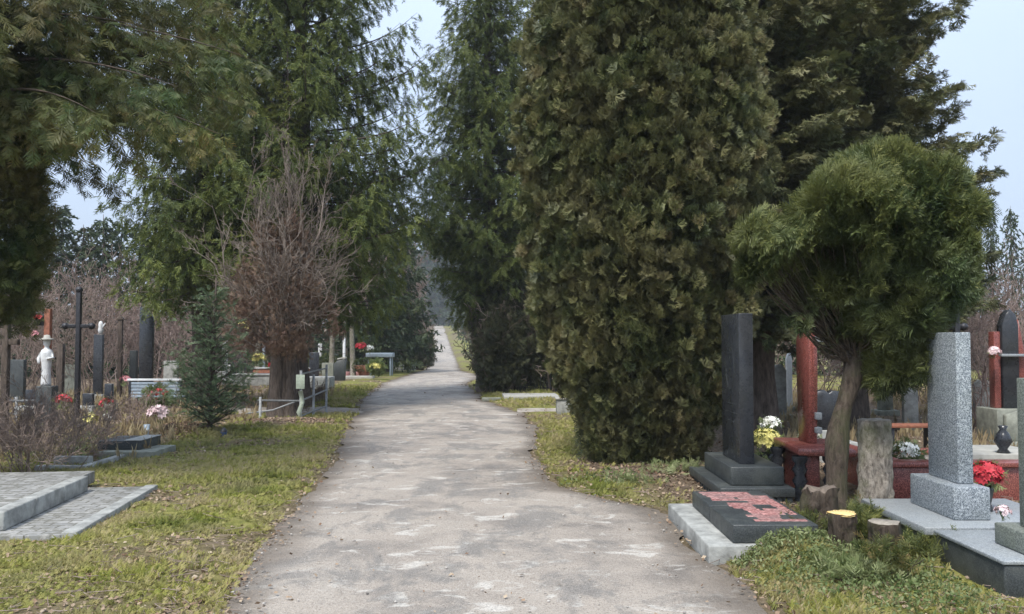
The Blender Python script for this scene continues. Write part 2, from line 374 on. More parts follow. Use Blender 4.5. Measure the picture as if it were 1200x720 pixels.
# ------------------------------------------------------------------ ground, road, path
def dirtmask(x, y):
    d = off_road(x, y)
    e = .85*np.clip(1-(d-.30*(fbm(x*1.8, y*1.8, 40)-.25))/.16, 0, 1)                       # worn verge
    n = fbm(x*.9, y*.9, 21)
    gl = np.clip((n-.52)/.08, 0, 1)*.9
    left = np.clip((-4.6-x+(.8*(n-.5))-.07*(y-10))/.5, 0, 1)*np.clip((y-10.5)/1.5, 0, 1)      # between the graves
    right = np.clip((x-1.2-.6*(n-.5)-np.clip((y-11.5)*.25, 0, 1.2))/.5, 0, 1)*np.clip((y-7)/1, 0, 1)*np.clip((26-y)/2, 0, 1)*.95
    th = np.clip(1.2-np.hypot((x-1.85)/1.45, (y-10.7)/1.7), 0, 1)*1.8
    m = np.maximum.reduce([e, gl*.8, left*.95, right, np.clip(th, 0, 1)])
    for mx, my, sx, sy, hh in MOUNDS[:1]+MOUNDS[4:]: m = np.maximum(m, np.clip(1.5*np.exp(-((x-mx)/sx)**2-((y-my)/sy)**2), 0, 1))
    return np.clip(m, 0, 1)
xs = np.concatenate([-np.geomspace(900, 14, 26), np.arange(-13.5, 13.6, .125), np.geomspace(14, 900, 26)])
ys = np.concatenate([np.linspace(-60, 2, 12), np.arange(3, 34, .125), np.geomspace(34.3, 1400, 90)])
X, Y = np.meshgrid(xs, ys)
Zg = gz(X, Y) - np.where(off_road(X, Y) < 0, .02, 0.0)
nx, ny = len(xs), len(ys)
ii = (np.arange(ny-1)*nx)[:, None]+np.arange(nx-1)[None]
mb = MB().add(np.stack([X, Y, Zg], -1).reshape(-1, 3), np.stack([ii, ii+1, ii+nx+1, ii+nx], -1).reshape(-1, 4), dirtmask(X, Y).ravel())
tag(mb.build('ground', M['ground'], smooth=True), kind='structure')
ys = np.concatenate([np.arange(1, 40, .07), np.geomspace(40.1, 262, 120)])
K = 41; u = np.linspace(0, 1, K)
jl = .26*(fbm(ys*1.6, ys*0+3.3, 51, 5)-.5)*2; jr = .26*(fbm(ys*1.6, ys*0+8.3, 57, 5)-.5)*2
L = roadL(ys)+jl; R = roadR(ys)+jr
sm = (ys > 6.2) & (ys < 8.3); R = np.where(sm, np.minimum(R, 1.44), R)
X = L[:, None]*(1-u)+R[:, None]*u; Y = np.repeat(ys[:, None], K, 1)
Zr = prof(Y)+.006+.014*(1-(2*u[None]-1)**4)+.010*(fbm(X*1.2, Y*1.2, 77)-.5)
edge = np.minimum(X-L[:, None], R[:, None]-X)
tt = np.clip(1.15-edge/(.12+.55*fbm(X*1.5, Y*1.5, 88)**1.3), 0, 1)*.8
ii = (np.arange(len(ys)-1)*K)[:, None]+np.arange(K-1)[None]
mb = MB().add(np.stack([X, Y, Zr], -1).reshape(-1, 3), np.stack([ii, ii+1, ii+K+1, ii+K], -1).reshape(-1, 4), tt.ravel())
tag(mb.build('road', M['road'], smooth=True), kind='structure')
def path(x0, x1, yc, w, s):
    xs = np.arange(x0, x1, .1); a = yc-w*(.5+.5*(fbm(xs*1.5, xs*0, s)-.5)); c = yc+w*(.5+.5*(fbm(xs*1.5, xs*0+5, s)-.5))
    u = np.linspace(0, 1, 12); Y = a[:, None]*(1-u)+c[:, None]*u; X = np.repeat(xs[:, None], 12, 1)
    Z = gz(X, Y)+.004-.012*np.abs(2*u[None]-1)**6
    ii = (np.arange(len(xs)-1)*12)[:, None]+np.arange(11)[None]
    mb = MB().add(np.stack([X, Y, Z], -1).reshape(-1, 3), np.stack([ii, ii+12, ii+13, ii+1], -1).reshape(-1, 4), .0)
    tag(mb.build('path', M['path'], smooth=True), kind='structure')
path(-7.2, -3.2, 19.5, 1.9, 5); path(.12, 1.6, 19.8, 1.0, 6)

# ------------------------------------------------------------------ foliage templates
def quadblade(p, d, w, nrm):
    p = np.array(p, float); d = np.array(d, float); s = np.cross(d, nrm); s = s/(np.linalg.norm(s)+1e-9)*w
    return [p-s*.35, p+d*.5-s, p+d, p+d*.5+s]
def _toff(V, r, amp=.10):
    n = len(V)//4; L = np.linalg.norm(V, axis=1); L = L/L.max()
    return np.repeat(np.array([r.gauss(0, amp) for _ in range(n)]), 4)+.16*(L-.5)
def tpl_fan(n=6, lift=.12, wid=.03, seed=2, ln0=.5):
    r = random.Random(seed); V = []
    V += quadblade((0, 0, 0), (0, 1, lift), wid*.8, (0, 0, 1))
    for i in range(n):
        s = (i+.5)/(n+.4)
        for sg in (-1, 1):
            ln = (ln0*(1-s)**.7+.12)*r.uniform(.65, 1.25); a = r.uniform(.6, .9)
            V += quadblade((0, s*.85, lift*s), (sg*ln*a, ln*math.sqrt(1.3-a*a), r.uniform(-.28, .32)*ln), wid*r.uniform(.8, 1.2), (r.uniform(-.5, .5), r.uniform(-.4, .4), 1))
    V = np.array(V); return V, [np.arange(len(V)).reshape(-1, 4)], _toff(V, r)
def tpl_spruce(n=7, wid=.035, droop=.1, seed=3):
    r = random.Random(seed); V = []
    V += quadblade((0, 0, 0), (0, 1.05, -droop), wid*1.2, (0, 0, 1)); V += quadblade((0, 0, 0), (0, 1.0, -droop), wid*1.2, (1, 0, 0))
    for i in range(n):
        s = (i+.4)/n
        for sg in (-1, 1):
            ln = (.36*(1-.55*s)+.05)*r.uniform(.7, 1.2); a = r.uniform(-.6, .5)
            V += quadblade((0, s*.9, -droop*s*s), (sg*ln*.7, ln*.85, a*ln), wid, (r.uniform(-.8, .8), 0, 1))
    V = np.array(V); return V, [np.arange(len(V)).reshape(-1, 4)], _toff(V, r)
def tpl_floret(n=7, wid=.055, seed=6):
    r = random.Random(seed); V = []
    for i in range(n):
        a = (i/(n-1)-.5)*2.3+r.uniform(-.1, .1); l = r.uniform(.75, 1.08)*(1-.12*abs(a)); up = r.uniform(-.22, .25)
        d = np.array([math.sin(a)*l, math.cos(a)*l, up*l]); V += quadblade((0, 0, 0), d, wid, (r.uniform(-.3, .3), 0, 1))
        for sg in (-1, 1):
            b = a+sg*r.uniform(.45, .75); m = r.uniform(.28, .42); V += quadblade(d*r.uniform(.45, .62), (math.sin(b)*m, math.cos(b)*m, r.uniform(-.15, .15)), wid*.9, (r.uniform(-.4, .4), r.uniform(-.3, .3), 1))
    V = np.array(V); return V, [np.arange(len(V)).reshape(-1, 4)], _toff(V, r, .09)
FLOR = tpl_floret()
FAN = tpl_fan(6, .12, .036); FAN_S = tpl_fan(4, .2, .05, 4, .55); FEATH = tpl_fan(8, .25, .024, 5, .42)
SPR = tpl_spruce(7, .034); SPR_S = tpl_spruce(3, .075)
def tpl_tuft(n=9):
    r = random.Random(5); V = []
    for i in range(n):
        a = r.uniform(0, 6.28); l = r.uniform(.5, 1.0); lean = r.uniform(.2, .9); w = .035
        bx, by = r.uniform(-.3, .3), r.uniform(-.3, .3); dx, dy = math.cos(a), math.sin(a)
        sx, sy = -dy*w, dx*w
        V += [(bx-sx, by-sy, -.1), (bx+sx, by+sy, -.1), (bx+dx*lean*.4+sx*.6, by+dy*lean*.4+sy*.6, l*.7), (bx+dx*lean, by+dy*lean, l)]
    V = np.array(V); return V, [np.arange(len(V)).reshape(-1, 4)]
TUFT = tpl_tuft(9)
LEAF = (np.array([(-.5, 0, .05), (0, -.6, 0), (.5, 0, .08), (.0, .6, .02), (0, 0, -.04)]), [np.array([(0, 1, 4), (1, 2, 4), (2, 3, 4), (3, 0, 4)])])
def Rz(a):
    c, s = np.cos(a), np.sin(a); z = 0*a
    return np.stack([np.stack([c, -s, z], -1), np.stack([s, c, z], -1), np.stack([z, z, z+1], -1)], 1)

# ------------------------------------------------------------------ trees
def spruce_tree(name, label, cat, x, y, H, R, crown0, mat, tpl=SPR, twig=.22, dz=.33, sp=.13, seed=1, nb=6, asc=(.0, .5), droop=.45, tipup=.25, hang=.5,
                group=None, trunk_r=.18, pw=.75, bark='bark', low=.7, zmax=None, l2f=.34, dens=1.25, azbias=None, bot=1.2, place=True, sparse=1.0, extra=None, brk=1.0):
    global rng
    rs = rng; rng = np.random.default_rng(seed)
    z0 = gzf(x, y) if place else 0
    root = thing(name, label, cat, (x, y, z0), group) if place else thing(name, label, cat, (0, 0, 0), group)
    if not place: x = y = 0
    tr = MB(); zs = np.linspace(-.1, H, 12); rr = trunk_r*(1-zs/H)**.8*1.0+.012; rr[0] *= 1.5; rr[1] *= 1.0
    P = np.stack([x+.06*np.sin(zs*.7+seed), y+.05*np.cos(zs*.6+seed), z0+zs], 1); tr.tube(P, rr, 12)
    fo = MB(); br = MB()
    PB = []; RB = []
    hh = crown0
    while hh < H-.1:
        f = (hh-crown0)/(H-crown0)
        k = max(4, int(round(nb*(1-.3*f))))
        a0 = rng.uniform(0, 6.28)
        for i in range(k):
            if rng.random() > sparse: continue
            az = a0+i*2*np.pi/k+rng.normal(0, .22); h = hh+rng.uniform(-.5, .5)*dz
            Lb = R*((1-f)**pw)*rng.uniform(.72, 1.12)*min(1, low+(h-crown0)/bot*(1-low))
            if azbias is not None: Lb *= azbias(az, h)
            if Lb < .12: continue
            asl = asc[0]+(asc[1]-asc[0])*f+rng.normal(0, .06)
            s = np.linspace(0, 1, 9)
            dr = droop*(1-.6*f)
            zz = Lb*(asl*s-dr*s**1.6+tipup*s**3.2)
            bend = rng.normal(0, .12)
            rad_ = np.array([math.cos(az), math.sin(az), 0]); tan = np.array([-math.sin(az), math.cos(az), 0])
            pts = np.array([x, y, z0+h])+s[:, None]*Lb*rad_+(s**2)[:, None]*Lb*bend*tan+zz[:, None]*np.array([0, 0, 1])
            PB.append(pts); RB.append(brk*(.010+.010*Lb)*(1-s*.93))
            n = max(3, int(Lb*.9/sp)); ss = np.linspace(.1, 1.0, n)
            ss = np.repeat(ss, 2); sg = np.tile([-1, 1], n)
            p0 = np.stack([np.interp(ss, s, pts[:, c]) for c in range(3)], 1)
            l2 = Lb*l2f*np.clip(1.1-ss, .12, 1)**.7*np.clip(ss/.3, .4, 1)*rng.uniform(.6, 1.25, len(ss))+.08
            dloc = np.stack([np.interp(np.minimum(ss+.05, 1), s, pts[:, c])-np.interp(np.maximum(ss-.05, 0), s, pts[:, c]) for c in range(3)], 1)
            dloc /= np.linalg.norm(dloc, axis=1, keepdims=True)+1e-9
            d2 = dloc*.62+sg[:, None]*tan*.75+np.array([0, 0, -1])*(hang*rng.uniform(.3, 1.5, (len(ss), 1)))+rng.normal(0, .12, (len(ss), 3))
            d2 /= np.linalg.norm(d2, axis=1, keepdims=True)
            nt = np.maximum(1, np.ceil(l2/twig*dens)).astype(int)
            idx = np.repeat(np.arange(len(ss)), nt)
            q = rng.random(len(idx))*.95
            pos = p0[idx]+d2[idx]*(l2[idx]*q)[:, None]+np.array([0, 0, -1])*(hang*.35*l2[idx]*q**2)[:, None]
            dd = d2[idx]*.8+rng.normal(0, .33, (len(idx), 3))+np.array([0, 0, -1])*(hang*.45)
            nn = np.tile([0, 0, 1.], (len(idx), 1))+rng.normal(0, .45, (len(idx), 3))
            tb = rng.normal(.42, .15)
            t = np.clip(tb+rng.normal(0, .13, len(idx))+.18*(ss[idx]-.5), 0, 1)
            S = twig*rng.uniform(.7, 1.3, len(idx))
            fo.scatter(tpl, pos, basis(dd, nn), np.repeat(S[:, None], 3, 1), t)
        hh += dz*rng.uniform(.8, 1.2)
    br.tubes(np.array(PB), np.array(RB), 4, rng.uniform(0, 1, len(PB)))
    if extra: extra(fo, br, x, y, z0)
    fo.build('crown', mat, root); tk = tr.build('trunk', M[bark], root, smooth=True); br.build('branches', M[bark], tk)
    rng = rs
    return root

def clump_crown(fo, pts, nrm, nfan, size, tpl, spread=.9, up=.45, tb=(.42, .17), cr=.07, jit=.12, off=0):
    """rosettes of flat sprays at pts, opening along nrm"""
    n = len(pts); idx = np.repeat(np.arange(n), nfan); k = len(idx)
    d = nrm[idx]+rng.normal(0, spread*.6, (k, 3)); d[:, 2] += up
    d /= np.linalg.norm(d, axis=1, keepdims=True)
    pos = pts[idx]+rng.normal(0, cr, (k, 3))+d*(-.03)
    side = np.cross(d, np.array([0, 0, 1.]))+rng.normal(0, .5, (k, 3))
    tc = rng.normal(tb[0], tb[1], n)+off
    fo.scatter(tpl, pos, basis(d, side), np.repeat((size*rng.uniform(.65, 1.3, k))[:, None], 3, 1), np.clip(tc[idx]+rng.normal(0, jit, k), 0, 1))

def big_thuja():
    x, y = 1.75, 11.2; z0 = gzf(x, y)
    root = thing('thuja_tree', 'huge dense olive green arborvitae beside the road, leafy down to the ground', 'tree', (x, y, z0))
    H = 9.5
    zt = np.array([0, .3, 1.0, 1.6, 2.5, 4.5, 6.5, 8.2, 9.5]); rt = np.array([.62, .72, .98, 1.22, 1.40, 1.46, 1.25, .75, .10])
    fo = MB()
    def surf(z, th, amp):
        lob = .09*np.sin(th*4+1.2+.5*np.sin(z*.9))+.05*np.sin(th*9+z*.5)+.20*(fbm(th*2.2, z*1.1, 4, 2)-.5)+.34*(vn(th*5.0, z*2.2, 14)-.5)
        return np.interp(z, zt, rt)*(1+lob*amp)
    zl = []; tl = []; zc = .05
    while zc < 9.35:
        rr_ = np.interp(zc, zt, rt); k = max(4, int(2*np.pi*rr_/.165)); tl.append(np.arange(k)*2*np.pi/k+rng.uniform(0, 6.28)+rng.normal(0, .30*.17/rr_, k)); zl.append(zc+rng.normal(0, .05, k)); zc += .15
    z = np.concatenate(zl); th = np.concatenate(tl); n = len(z)
    r = surf(z, th, .62)*(1+rng.normal(0, .045, n))
    k = (vn(th*5, z*1.2, 32)+.3*rng.random(n) > .20) & (vn(th*4.2+3, z*.55, 35)+.12*rng.random(n) > .24); z, th, r = z[k], th[k], r[k]
    cx = x+.03*np.clip(1.6-z, 0, 2)
    pts = np.stack([cx+r*np.cos(th), y+r*np.sin(th), z0+z], 1); nrm = np.stack([np.cos(th), np.sin(th), .25+0*th], 1)
    pb = .34*(fbm(th*1.6, z*.8, 66, 3)-.5)
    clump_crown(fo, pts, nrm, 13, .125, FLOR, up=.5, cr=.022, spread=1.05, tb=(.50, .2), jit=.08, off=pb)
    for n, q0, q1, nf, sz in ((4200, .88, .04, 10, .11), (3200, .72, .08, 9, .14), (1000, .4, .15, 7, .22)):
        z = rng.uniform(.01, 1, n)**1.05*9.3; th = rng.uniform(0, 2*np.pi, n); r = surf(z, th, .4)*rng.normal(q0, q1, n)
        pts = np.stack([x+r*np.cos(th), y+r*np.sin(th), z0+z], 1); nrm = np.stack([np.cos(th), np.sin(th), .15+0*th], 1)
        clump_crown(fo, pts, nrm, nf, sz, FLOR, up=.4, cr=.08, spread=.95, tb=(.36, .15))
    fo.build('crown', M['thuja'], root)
    tr = MB(); br = MB(); PB = []; RB = []
    for k in range(5):
        a = k*1.3; ox, oy = .22*math.cos(a), .22*math.sin(a)
        zz = np.linspace(-.1, 8.6-.6*k, 9)
        tr.tube(np.stack([x+ox*(1+zz*.22), y+oy*(1+zz*.22), z0+zz], 1), .13*(1-zz/9.6)+.01, 9)
    for k in range(420):
        zz = rng.uniform(.2, 8.6); a = rng.uniform(0, 6.28); rr = np.interp(zz, zt, rt)*.93; s = np.linspace(0, 1, 5)
        PB.append(np.stack([x+math.cos(a)*rr*s, y+math.sin(a)*rr*s, z0+zz-.5+.5*s**1.5+.0*s], 1)); RB.append(.018*(1-.85*s))
    tk = tr.build('trunk', M['bark'], root, smooth=True); br.tubes(np.array(PB), np.array(RB), 4); br.build('branches', M['bark'], tk)
big_thuja()

def topiary():
    x, y = G(968, 622); z0 = gzf(x, y)
    root = thing('thuja_tree', 'small feathery arborvitae with a leaning bare trunk and yellow green tips above the stumps', 'tree', (x, y, z0))
    Yc = y
    top = W(1003, 395, Yc+.15)
    tr = MB()
    s = np.linspace(0, 1, 16)
    P = np.stack([x+(top[0]-x)*s+.03*np.sin(s*9), y+.15*s, z0-.08+(top[2]-z0+.08)*s], 1)
    rr = .11-.045*s+.012*np.sin(s*17); rr[0] = .27; rr[1] = .21; rr[2] = .16
    tr.tube(P, rr, 14)
    b1 = np.array(W(1003, 400, Yc+.15))
    blobs = []   # centre px, py, depth offset, rx, rz
    for px, py, dy, r, rz in [(1048, 258, .1, .52, .50), (990, 258, -.1, .40, .36), (1080, 300, 0, .38, .42), (935, 292, .0, .34, .24), (990, 335, .2, .44, .36), (1045, 360, 0, .36, .34), (903, 312, .1, .20, .20), (1066, 412, .0, .19, .22), (1046, 432, .05, .13, .18), (1108, 262, .25, .28, .34), (945, 362, .1, .22, .14), (890, 275, .0, .13, .10), (1100, 330, .1, .24, .2), (1030, 205, .1, .26, .14), (1085, 225, .1, .24, .18)]:
        blobs.append((np.array(W(px, py, Yc+dy)), r, rz))
    fo = MB(); br = MB(); PB = []; RB = []
    for c, r, rz in blobs:
        n = int(1150*r*r*4+60); d = rdir(n); lay = np.where(rng.random(n) < .82, rng.normal(.92, .06, n), rng.uniform(.25, .85, n))*(1+.55*(vn(d[:, 0]*2.6+c[0]*5+30, d[:, 2]*2.6+d[:, 1]*2+20, 77)-.5))
        pts = c+d*lay[:, None]*np.array([r, r*.95, rz])
        hole = vn(pts[:, 0]*4.2+pts[:, 1]*3, pts[:, 2]*5.2, 91)*.6+vn(pts[:, 0]*7+9, pts[:, 2]*8+pts[:, 1]*5, 92)*.4
        kk = (hole > .515-.18*np.clip((pts[:, 2]-2.45)/.4, 0, 1)) | (lay < .35); pts = pts[kk]; d = d[kk]; n = len(pts)
        k = 13; idx = np.repeat(np.arange(n), k); m = len(idx)
        sw = np.stack([vn(pts[:, 0]*3.1+7, pts[:, 2]*3.1, 93), vn(pts[:, 1]*3.1, pts[:, 2]*3.1+5, 94), vn(pts[:, 0]*3.1, pts[:, 2]*3.1+pts[:, 1]*2, 95)], 1)-.5
        dd = d[idx]*.9+sw[idx]*2.6+rng.normal(0, .2, (m, 3)); dd[:, 2] += .12
        side = np.cross(dd, [0, 0, 1.])+rng.normal(0, .6, (m, 3))
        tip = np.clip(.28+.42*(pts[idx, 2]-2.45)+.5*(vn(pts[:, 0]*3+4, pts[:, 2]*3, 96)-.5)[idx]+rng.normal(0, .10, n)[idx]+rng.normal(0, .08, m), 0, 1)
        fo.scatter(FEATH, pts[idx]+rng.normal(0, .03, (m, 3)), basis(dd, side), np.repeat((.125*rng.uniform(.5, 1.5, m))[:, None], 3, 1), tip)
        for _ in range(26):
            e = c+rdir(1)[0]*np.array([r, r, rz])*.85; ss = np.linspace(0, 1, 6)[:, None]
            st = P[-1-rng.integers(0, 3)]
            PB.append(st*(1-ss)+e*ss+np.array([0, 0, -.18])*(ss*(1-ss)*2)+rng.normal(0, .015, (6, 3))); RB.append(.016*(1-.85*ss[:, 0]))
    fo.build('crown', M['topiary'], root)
    tk = tr.build('trunk', M['bark_brown'], root, smooth=True); br.tubes(np.array(PB), np.array(RB), 5); br.build('branches', M['bark_brown'], tk)
topiary()

def stump(px, pyb, pyt, d, label, mat='bark_pale', cut='cut_old', lean=(0, 0), flare=1.25, jag=.0, seed=0):
    x, y = G(px, pyb); z0 = gzf(x, y); zt = W(px, pyt, y)[2]
    root = thing('tree_stump', label, 'stump', (x, y, z0))
    k = 40; zs = np.linspace(-.08, zt-z0, 22); an = np.arange(k)*2*np.pi/k; V = []
    for z in zs:
        u_ = (z+.08)/(zt-z0+.08); r = d/2*(1+(flare-1)*(1-u_)**3)
        rr = r*(1+.09*np.sin(an*3+seed+z*2)+.05*np.sin(an*7+z*5+seed)+.22*(vn(an*3.1, z*14+an*0, seed)-.5)+.12*(vn(an*7, z*30+an*0, seed)-.5))
        zz = z+(jag*(vn(an*3, an*0, seed+5)-.5) if u_ > .99 else 0)
        V.append(np.stack([x+rr*np.cos(an)+lean[0]*u_, y+rr*np.sin(an)+lean[1]*u_, z0+zz+0*an], 1))
    V = np.array(V); n = len(zs)
    i = (np.arange(n-1)*k)[:, None]; j = np.arange(k)[None]; j2 = (j+1) % k
    b = MB().add(V.reshape(-1, 3), np.stack([i+j, i+j2, i+k+j2, i+k+j], -1).reshape(-1, 4)); b.build('trunk', M[mat], root, smooth=True)
    c = V[-1].mean(0); ring = c+(V[-1]-c)*.93; ring[:, 2] += .004; top = MB(); rim = V[-1].copy(); rim[:, 2] -= .01
    vv = np.concatenate([rim, ring, [c+np.array([0, 0, .006])]]); jj = np.arange(k); j2 = (jj+1) % k
    top.add(vv, np.stack([jj+k, j2+k, np.full(k, 2*k)], 1)); top.f[4].append(np.stack([jj, j2, j2+k, jj+k], 1))
    top.build('cut_face', M[cut], root)
    return root
stump(1026, 612, 492, .27, 'tall pale barked stump sawn off flat, right of the leaning trunk', jag=.012, seed=3)
stump(990, 668, 600, .185, 'short sloping stump with a fresh yellow sawn face', 'bark_brown', 'cut', (-.02, -.03), 1.15, 0, 5)
stump(1037, 684, 612, .19, 'squat dark stump among green sprigs with a greyish cut top', 'bark_brown', 'cut_old', (0, 0), 1.2, .006, 7)
stump(958, 636, 572, .27, 'low broken stump with a ragged pale top at the foot of the leaning trunk', 'bark_brown', 'cut_dark', (.02, 0), 1.45, .06, 9)

def sprigs(px, py, n, r, h, label, mat='topiary', tpl=FEATH, size=.12, name='conifer_sprout', cat='sprout', up=.8):
    x, y = G(px, py); z0 = gzf(x, y); fo = MB()
    p = np.stack([x+rng.normal(0, r, n), y+rng.normal(0, r, n), z0+rng.uniform(0, h, n)], 1)
    d = rdir(n, up); side = rdir(n)
    fo.scatter(tpl, p, basis(d, side), np.repeat((size*rng.uniform(.6, 1.3, n))[:, None], 3, 1), np.clip(rng.normal(.62, .2, n), 0, 1))
    o = thing(name, label, cat, (x, y, z0)); fo.build('foliage', M[mat], o)
    st = MB(); PB = []
    for k in range(7):
        a = rdir(1, .9)[0]; s = np.linspace(0, 1, 4)[:, None]; PB.append(np.array([x+rng.normal(0, r*.5), y+rng.normal(0, r*.5), z0-.01])+a*s*h*1.1)
    st.tubes(np.array(PB), np.array([.007, .006, .004, .002]), 4); st.build('stem', M['bark_brown'], o)
sprigs(1016, 662, 240, .05, .30, 'fresh green conifer sprouts rising between the cut stumps')
sprigs(1066, 668, 100, .06, .12, 'low yellowish conifer sprouts right of the stumps beside the dark kerb')
sprigs(945, 640, 200, .12, .2, 'green conifer sprouts left of the leaning trunk')

sprigs(1000, 692, 190, .11, .10, 'low mixed green sprouts in front of the yellow cut stump', 'weed', FAN_S, .09)
sprigs(1040, 692, 200, .07, .20, 'tuft of olive sprouts hiding the foot of the squat dark stump', 'overhang', FEATH, .11)
sprigs(795, 563, 130, .16, .1, 'small leafy weed clump at the right foot of the big arborvitae', 'weed', FAN_S, .09, 'weed_clump', 'weed')
sprigs(745, 574, 70, .14, .08, 'little weed clump in the leaf litter below the big arborvitae', 'weed', FAN_S, .08, 'weed_clump', 'weed')
sprigs(1085, 668, 120, .08, .14, 'ragged green sprouts against the pale barked stump and the dark kerb', 'topiary', FEATH, .1)
sprigs(1030, 676, 170, .045, .22, 'olive brown sprouts growing over the squat dark stump', 'overhang', FEATH, .09)
sprigs(975, 618, 160, .10, .26, 'scruffy dry brown sprouts between the broken stump and the pale barked stump', 'overhang', FEATH, .1)
# left overhanging thuja tree
lx, ly = -5.95, 9.5
def lefthang(fo, br, x, y, z0):
    n = 1500; z = rng.uniform(1.75, 4.6, n); th = rng.uniform(0, 6.28, n)
    r = (np.interp(z, [1.5, 2, 3, 4.6], [.45, .62, .68, .6])*(1+.25*(fbm(th*2, z*2, 8)-.5)))*np.where(rng.random(n) < .75, 1, rng.uniform(.5, 1, n))
    pts = np.stack([x-.12+r*np.cos(th), y+r*np.sin(th), z0+z], 1); nr = np.stack([np.cos(th), np.sin(th), 0*th-.1], 1)
    clump_crown(fo, pts, nr, 9, .13, FAN, up=.0, cr=.07)
def az_left(az, h):
    c = math.cos(az); return (.72+.28*c) if h > 4.6 else (.55+.45*c)
spruce_tree('thuja_tree', 'near conifer at the left edge whose drooping olive branches hang over the top left corner', 'tree', lx, ly, 9.8, 3.6, 4.2, M['overhang'], tpl=FAN, twig=.17, dz=.27, sp=.10, seed=11, nb=7,
            asc=(.12, .45), droop=.34, tipup=.0, hang=1.2, trunk_r=.15, pw=.8, l2f=.26, dens=2.1, azbias=az_left, brk=.6, low=.85, extra=lefthang)
# big spruces on the left
def az_r(az, h): return 1.0
spruce_tree('spruce_tree', 'tall green spruce with drooping boughs behind the bench and the sapling', 'tree', W(238, 400, 20.5)[0], 20.5, 15, 2.55, 3.0, M['spruce'], twig=.25, dz=.34, sp=.13, dens=1.9, seed=21, nb=7, asc=(-.1, .5), droop=.35, tipup=.3, hang=.9, trunk_r=.24, bot=1.5, low=.75, pw=.9)
spruce_tree('spruce_tree', 'tall green spruce left of the road whose upturned bough tips stand against the sky', 'tree', W(350, 400, 21.0)[0], 21.0, 18, 3.75, 2.7, M['spruce'], twig=.25, dz=.33, sp=.13, dens=1.8, seed=22, nb=7, asc=(.0, .7), droop=.3, tipup=.35, hang=.9, trunk_r=.24, bot=1.6, low=.65, pw=.55)
spruce_tree('spruce_tree', 'tall dark green spruce right of the road beyond the big arborvitae', 'tree', W(572, 400, 27)[0], 27, 17, 3.35, 2.3, M['spruce'], twig=.28, dz=.34, sp=.14, dens=2.2, seed=23, nb=8, asc=(-.05, .6), droop=.3, tipup=.25, hang=.8, trunk_r=.24, bot=3.6, low=.30, pw=.72)
spruce_tree('spruce_tree', 'dark green spruce standing behind the sky facing spruce left of the road', 'tree', W(450, 400, 47)[0], 47, 13.5, 3.3, 1.5, M['spruce_dark'], tpl=SPR_S, twig=.38, dz=.4, sp=.2, dens=1.6, seed=27, nb=7, asc=(0, .5), droop=.3, hang=.7, trunk_r=.18, pw=.7, low=.9)
spruce_tree('spruce_tree', 'slender young yellow green spruce rising behind the dying arborvitae', 'tree', W(331, 400, 19.3)[0], 19.3, 8.3, 1.15, 3.0, M['spruce_young'], twig=.2, dz=.27, sp=.11, dens=1.5, seed=28, nb=6, asc=(.25, .7), droop=.25, tipup=.3, hang=.4, trunk_r=.08, pw=.8, low=.9)
spruce_tree('conifer_tree', 'dark conifer with brown tips rising behind the big arborvitae and the black stele', 'tree', W(893, 400, 14.2)[0], 14.2, 12.5, 2.0, 1.9, M['fir_brown'], tpl=FLOR, twig=.16, dz=.27, sp=.11, seed=24, nb=8, asc=(.1, .5), droop=.35, tipup=.15, hang=.4, trunk_r=.24, pw=.5, dens=2.4, low=.8)
spruce_tree('conifer_tree', 'dark brown tipped conifer behind the small arborvitae, its right side against the sky', 'tree', W(1000, 400, 15.6)[0], 15.6, 12.5, 2.45, 2.0, M['fir_brown'], tpl=FLOR, twig=.16, dz=.27, sp=.11, seed=25, nb=8, asc=(.15, .6), droop=.3, tipup=.15, hang=.3, trunk_r=.2, pw=.55, dens=2.4, low=.85)
spruce_tree('spruce_tree', 'small dark spruce left of the road beyond the planted grave', 'tree', W(428, 400, 42)[0], 42, 8.2, 2.3, 1.3, M['spruce_dark'], tpl=SPR_S, twig=.4, dz=.45, sp=.25, seed=26, nb=7, asc=(0, .5), droop=.3, hang=.6, trunk_r=.16, pw=.7, low=.9)
# sapling
def sapling():
    x, y = G(246, 512)
    return spruce_tree('spruce_sapling', 'young bluish green spruce growing between the pink flowers and the pipe fence', 'sapling', x, y, (512-335)*y/1000, .82, .08, M['sapling'], twig=.15, dz=.15, sp=.095, seed=31, nb=7, asc=(.55, .9), droop=.1, tipup=.2, hang=.05, trunk_r=.03, pw=.85, low=.75, bot=.3, l2f=.36)
sapling()

# ------------------------------------------------------------------ bare shrubs
def grow(stems, levels, nchild, ratio, ang, wob=.08, K=5, up=.15):
    """stems: list of (p, dir, len, r)"""
    out = []; cur = stems
    for lv in range(levels+1):
        p, d, l, r = cur; n = len(p); s = np.linspace(0, 1, K)
        w = np.cumsum(rng.normal(0, wob, (n, K, 3)), 1); w -= w[:, :1]
        P = p[:, None]+d[:, None]*(l[:, None]*s)[..., None]+w*l[:, None, None]+np.array([0, 0, 1.])*(up*l[:, None]*s**2)[..., None]
        Rr = r[:, None]*(1-.75*s)
        out.append((P, Rr))
        if lv == levels: break
        m = nchild[lv]; idx = np.repeat(np.arange(n), m); q = rng.uniform(.25, 1, len(idx)); fi = q*(K-1); i0 = np.minimum(fi.astype(int), K-2); fr = (fi-i0)[:, None]
        p2 = P[idx, i0]*(1-fr)+P[idx, i0+1]*fr
        dd = P[idx, i0+1]-P[idx, i0]; dd /= np.linalg.norm(dd, axis=1, keepdims=True)
        d2 = dd+rng.normal(0, ang, dd.shape); d2 /= np.linalg.norm(d2, axis=1, keepdims=True)
        cur = (p2, d2, l[idx]*ratio*rng.uniform(.6, 1.2, len(idx)), np.maximum(r[idx]*(1-.7*q)*.75, .0015))
    return out
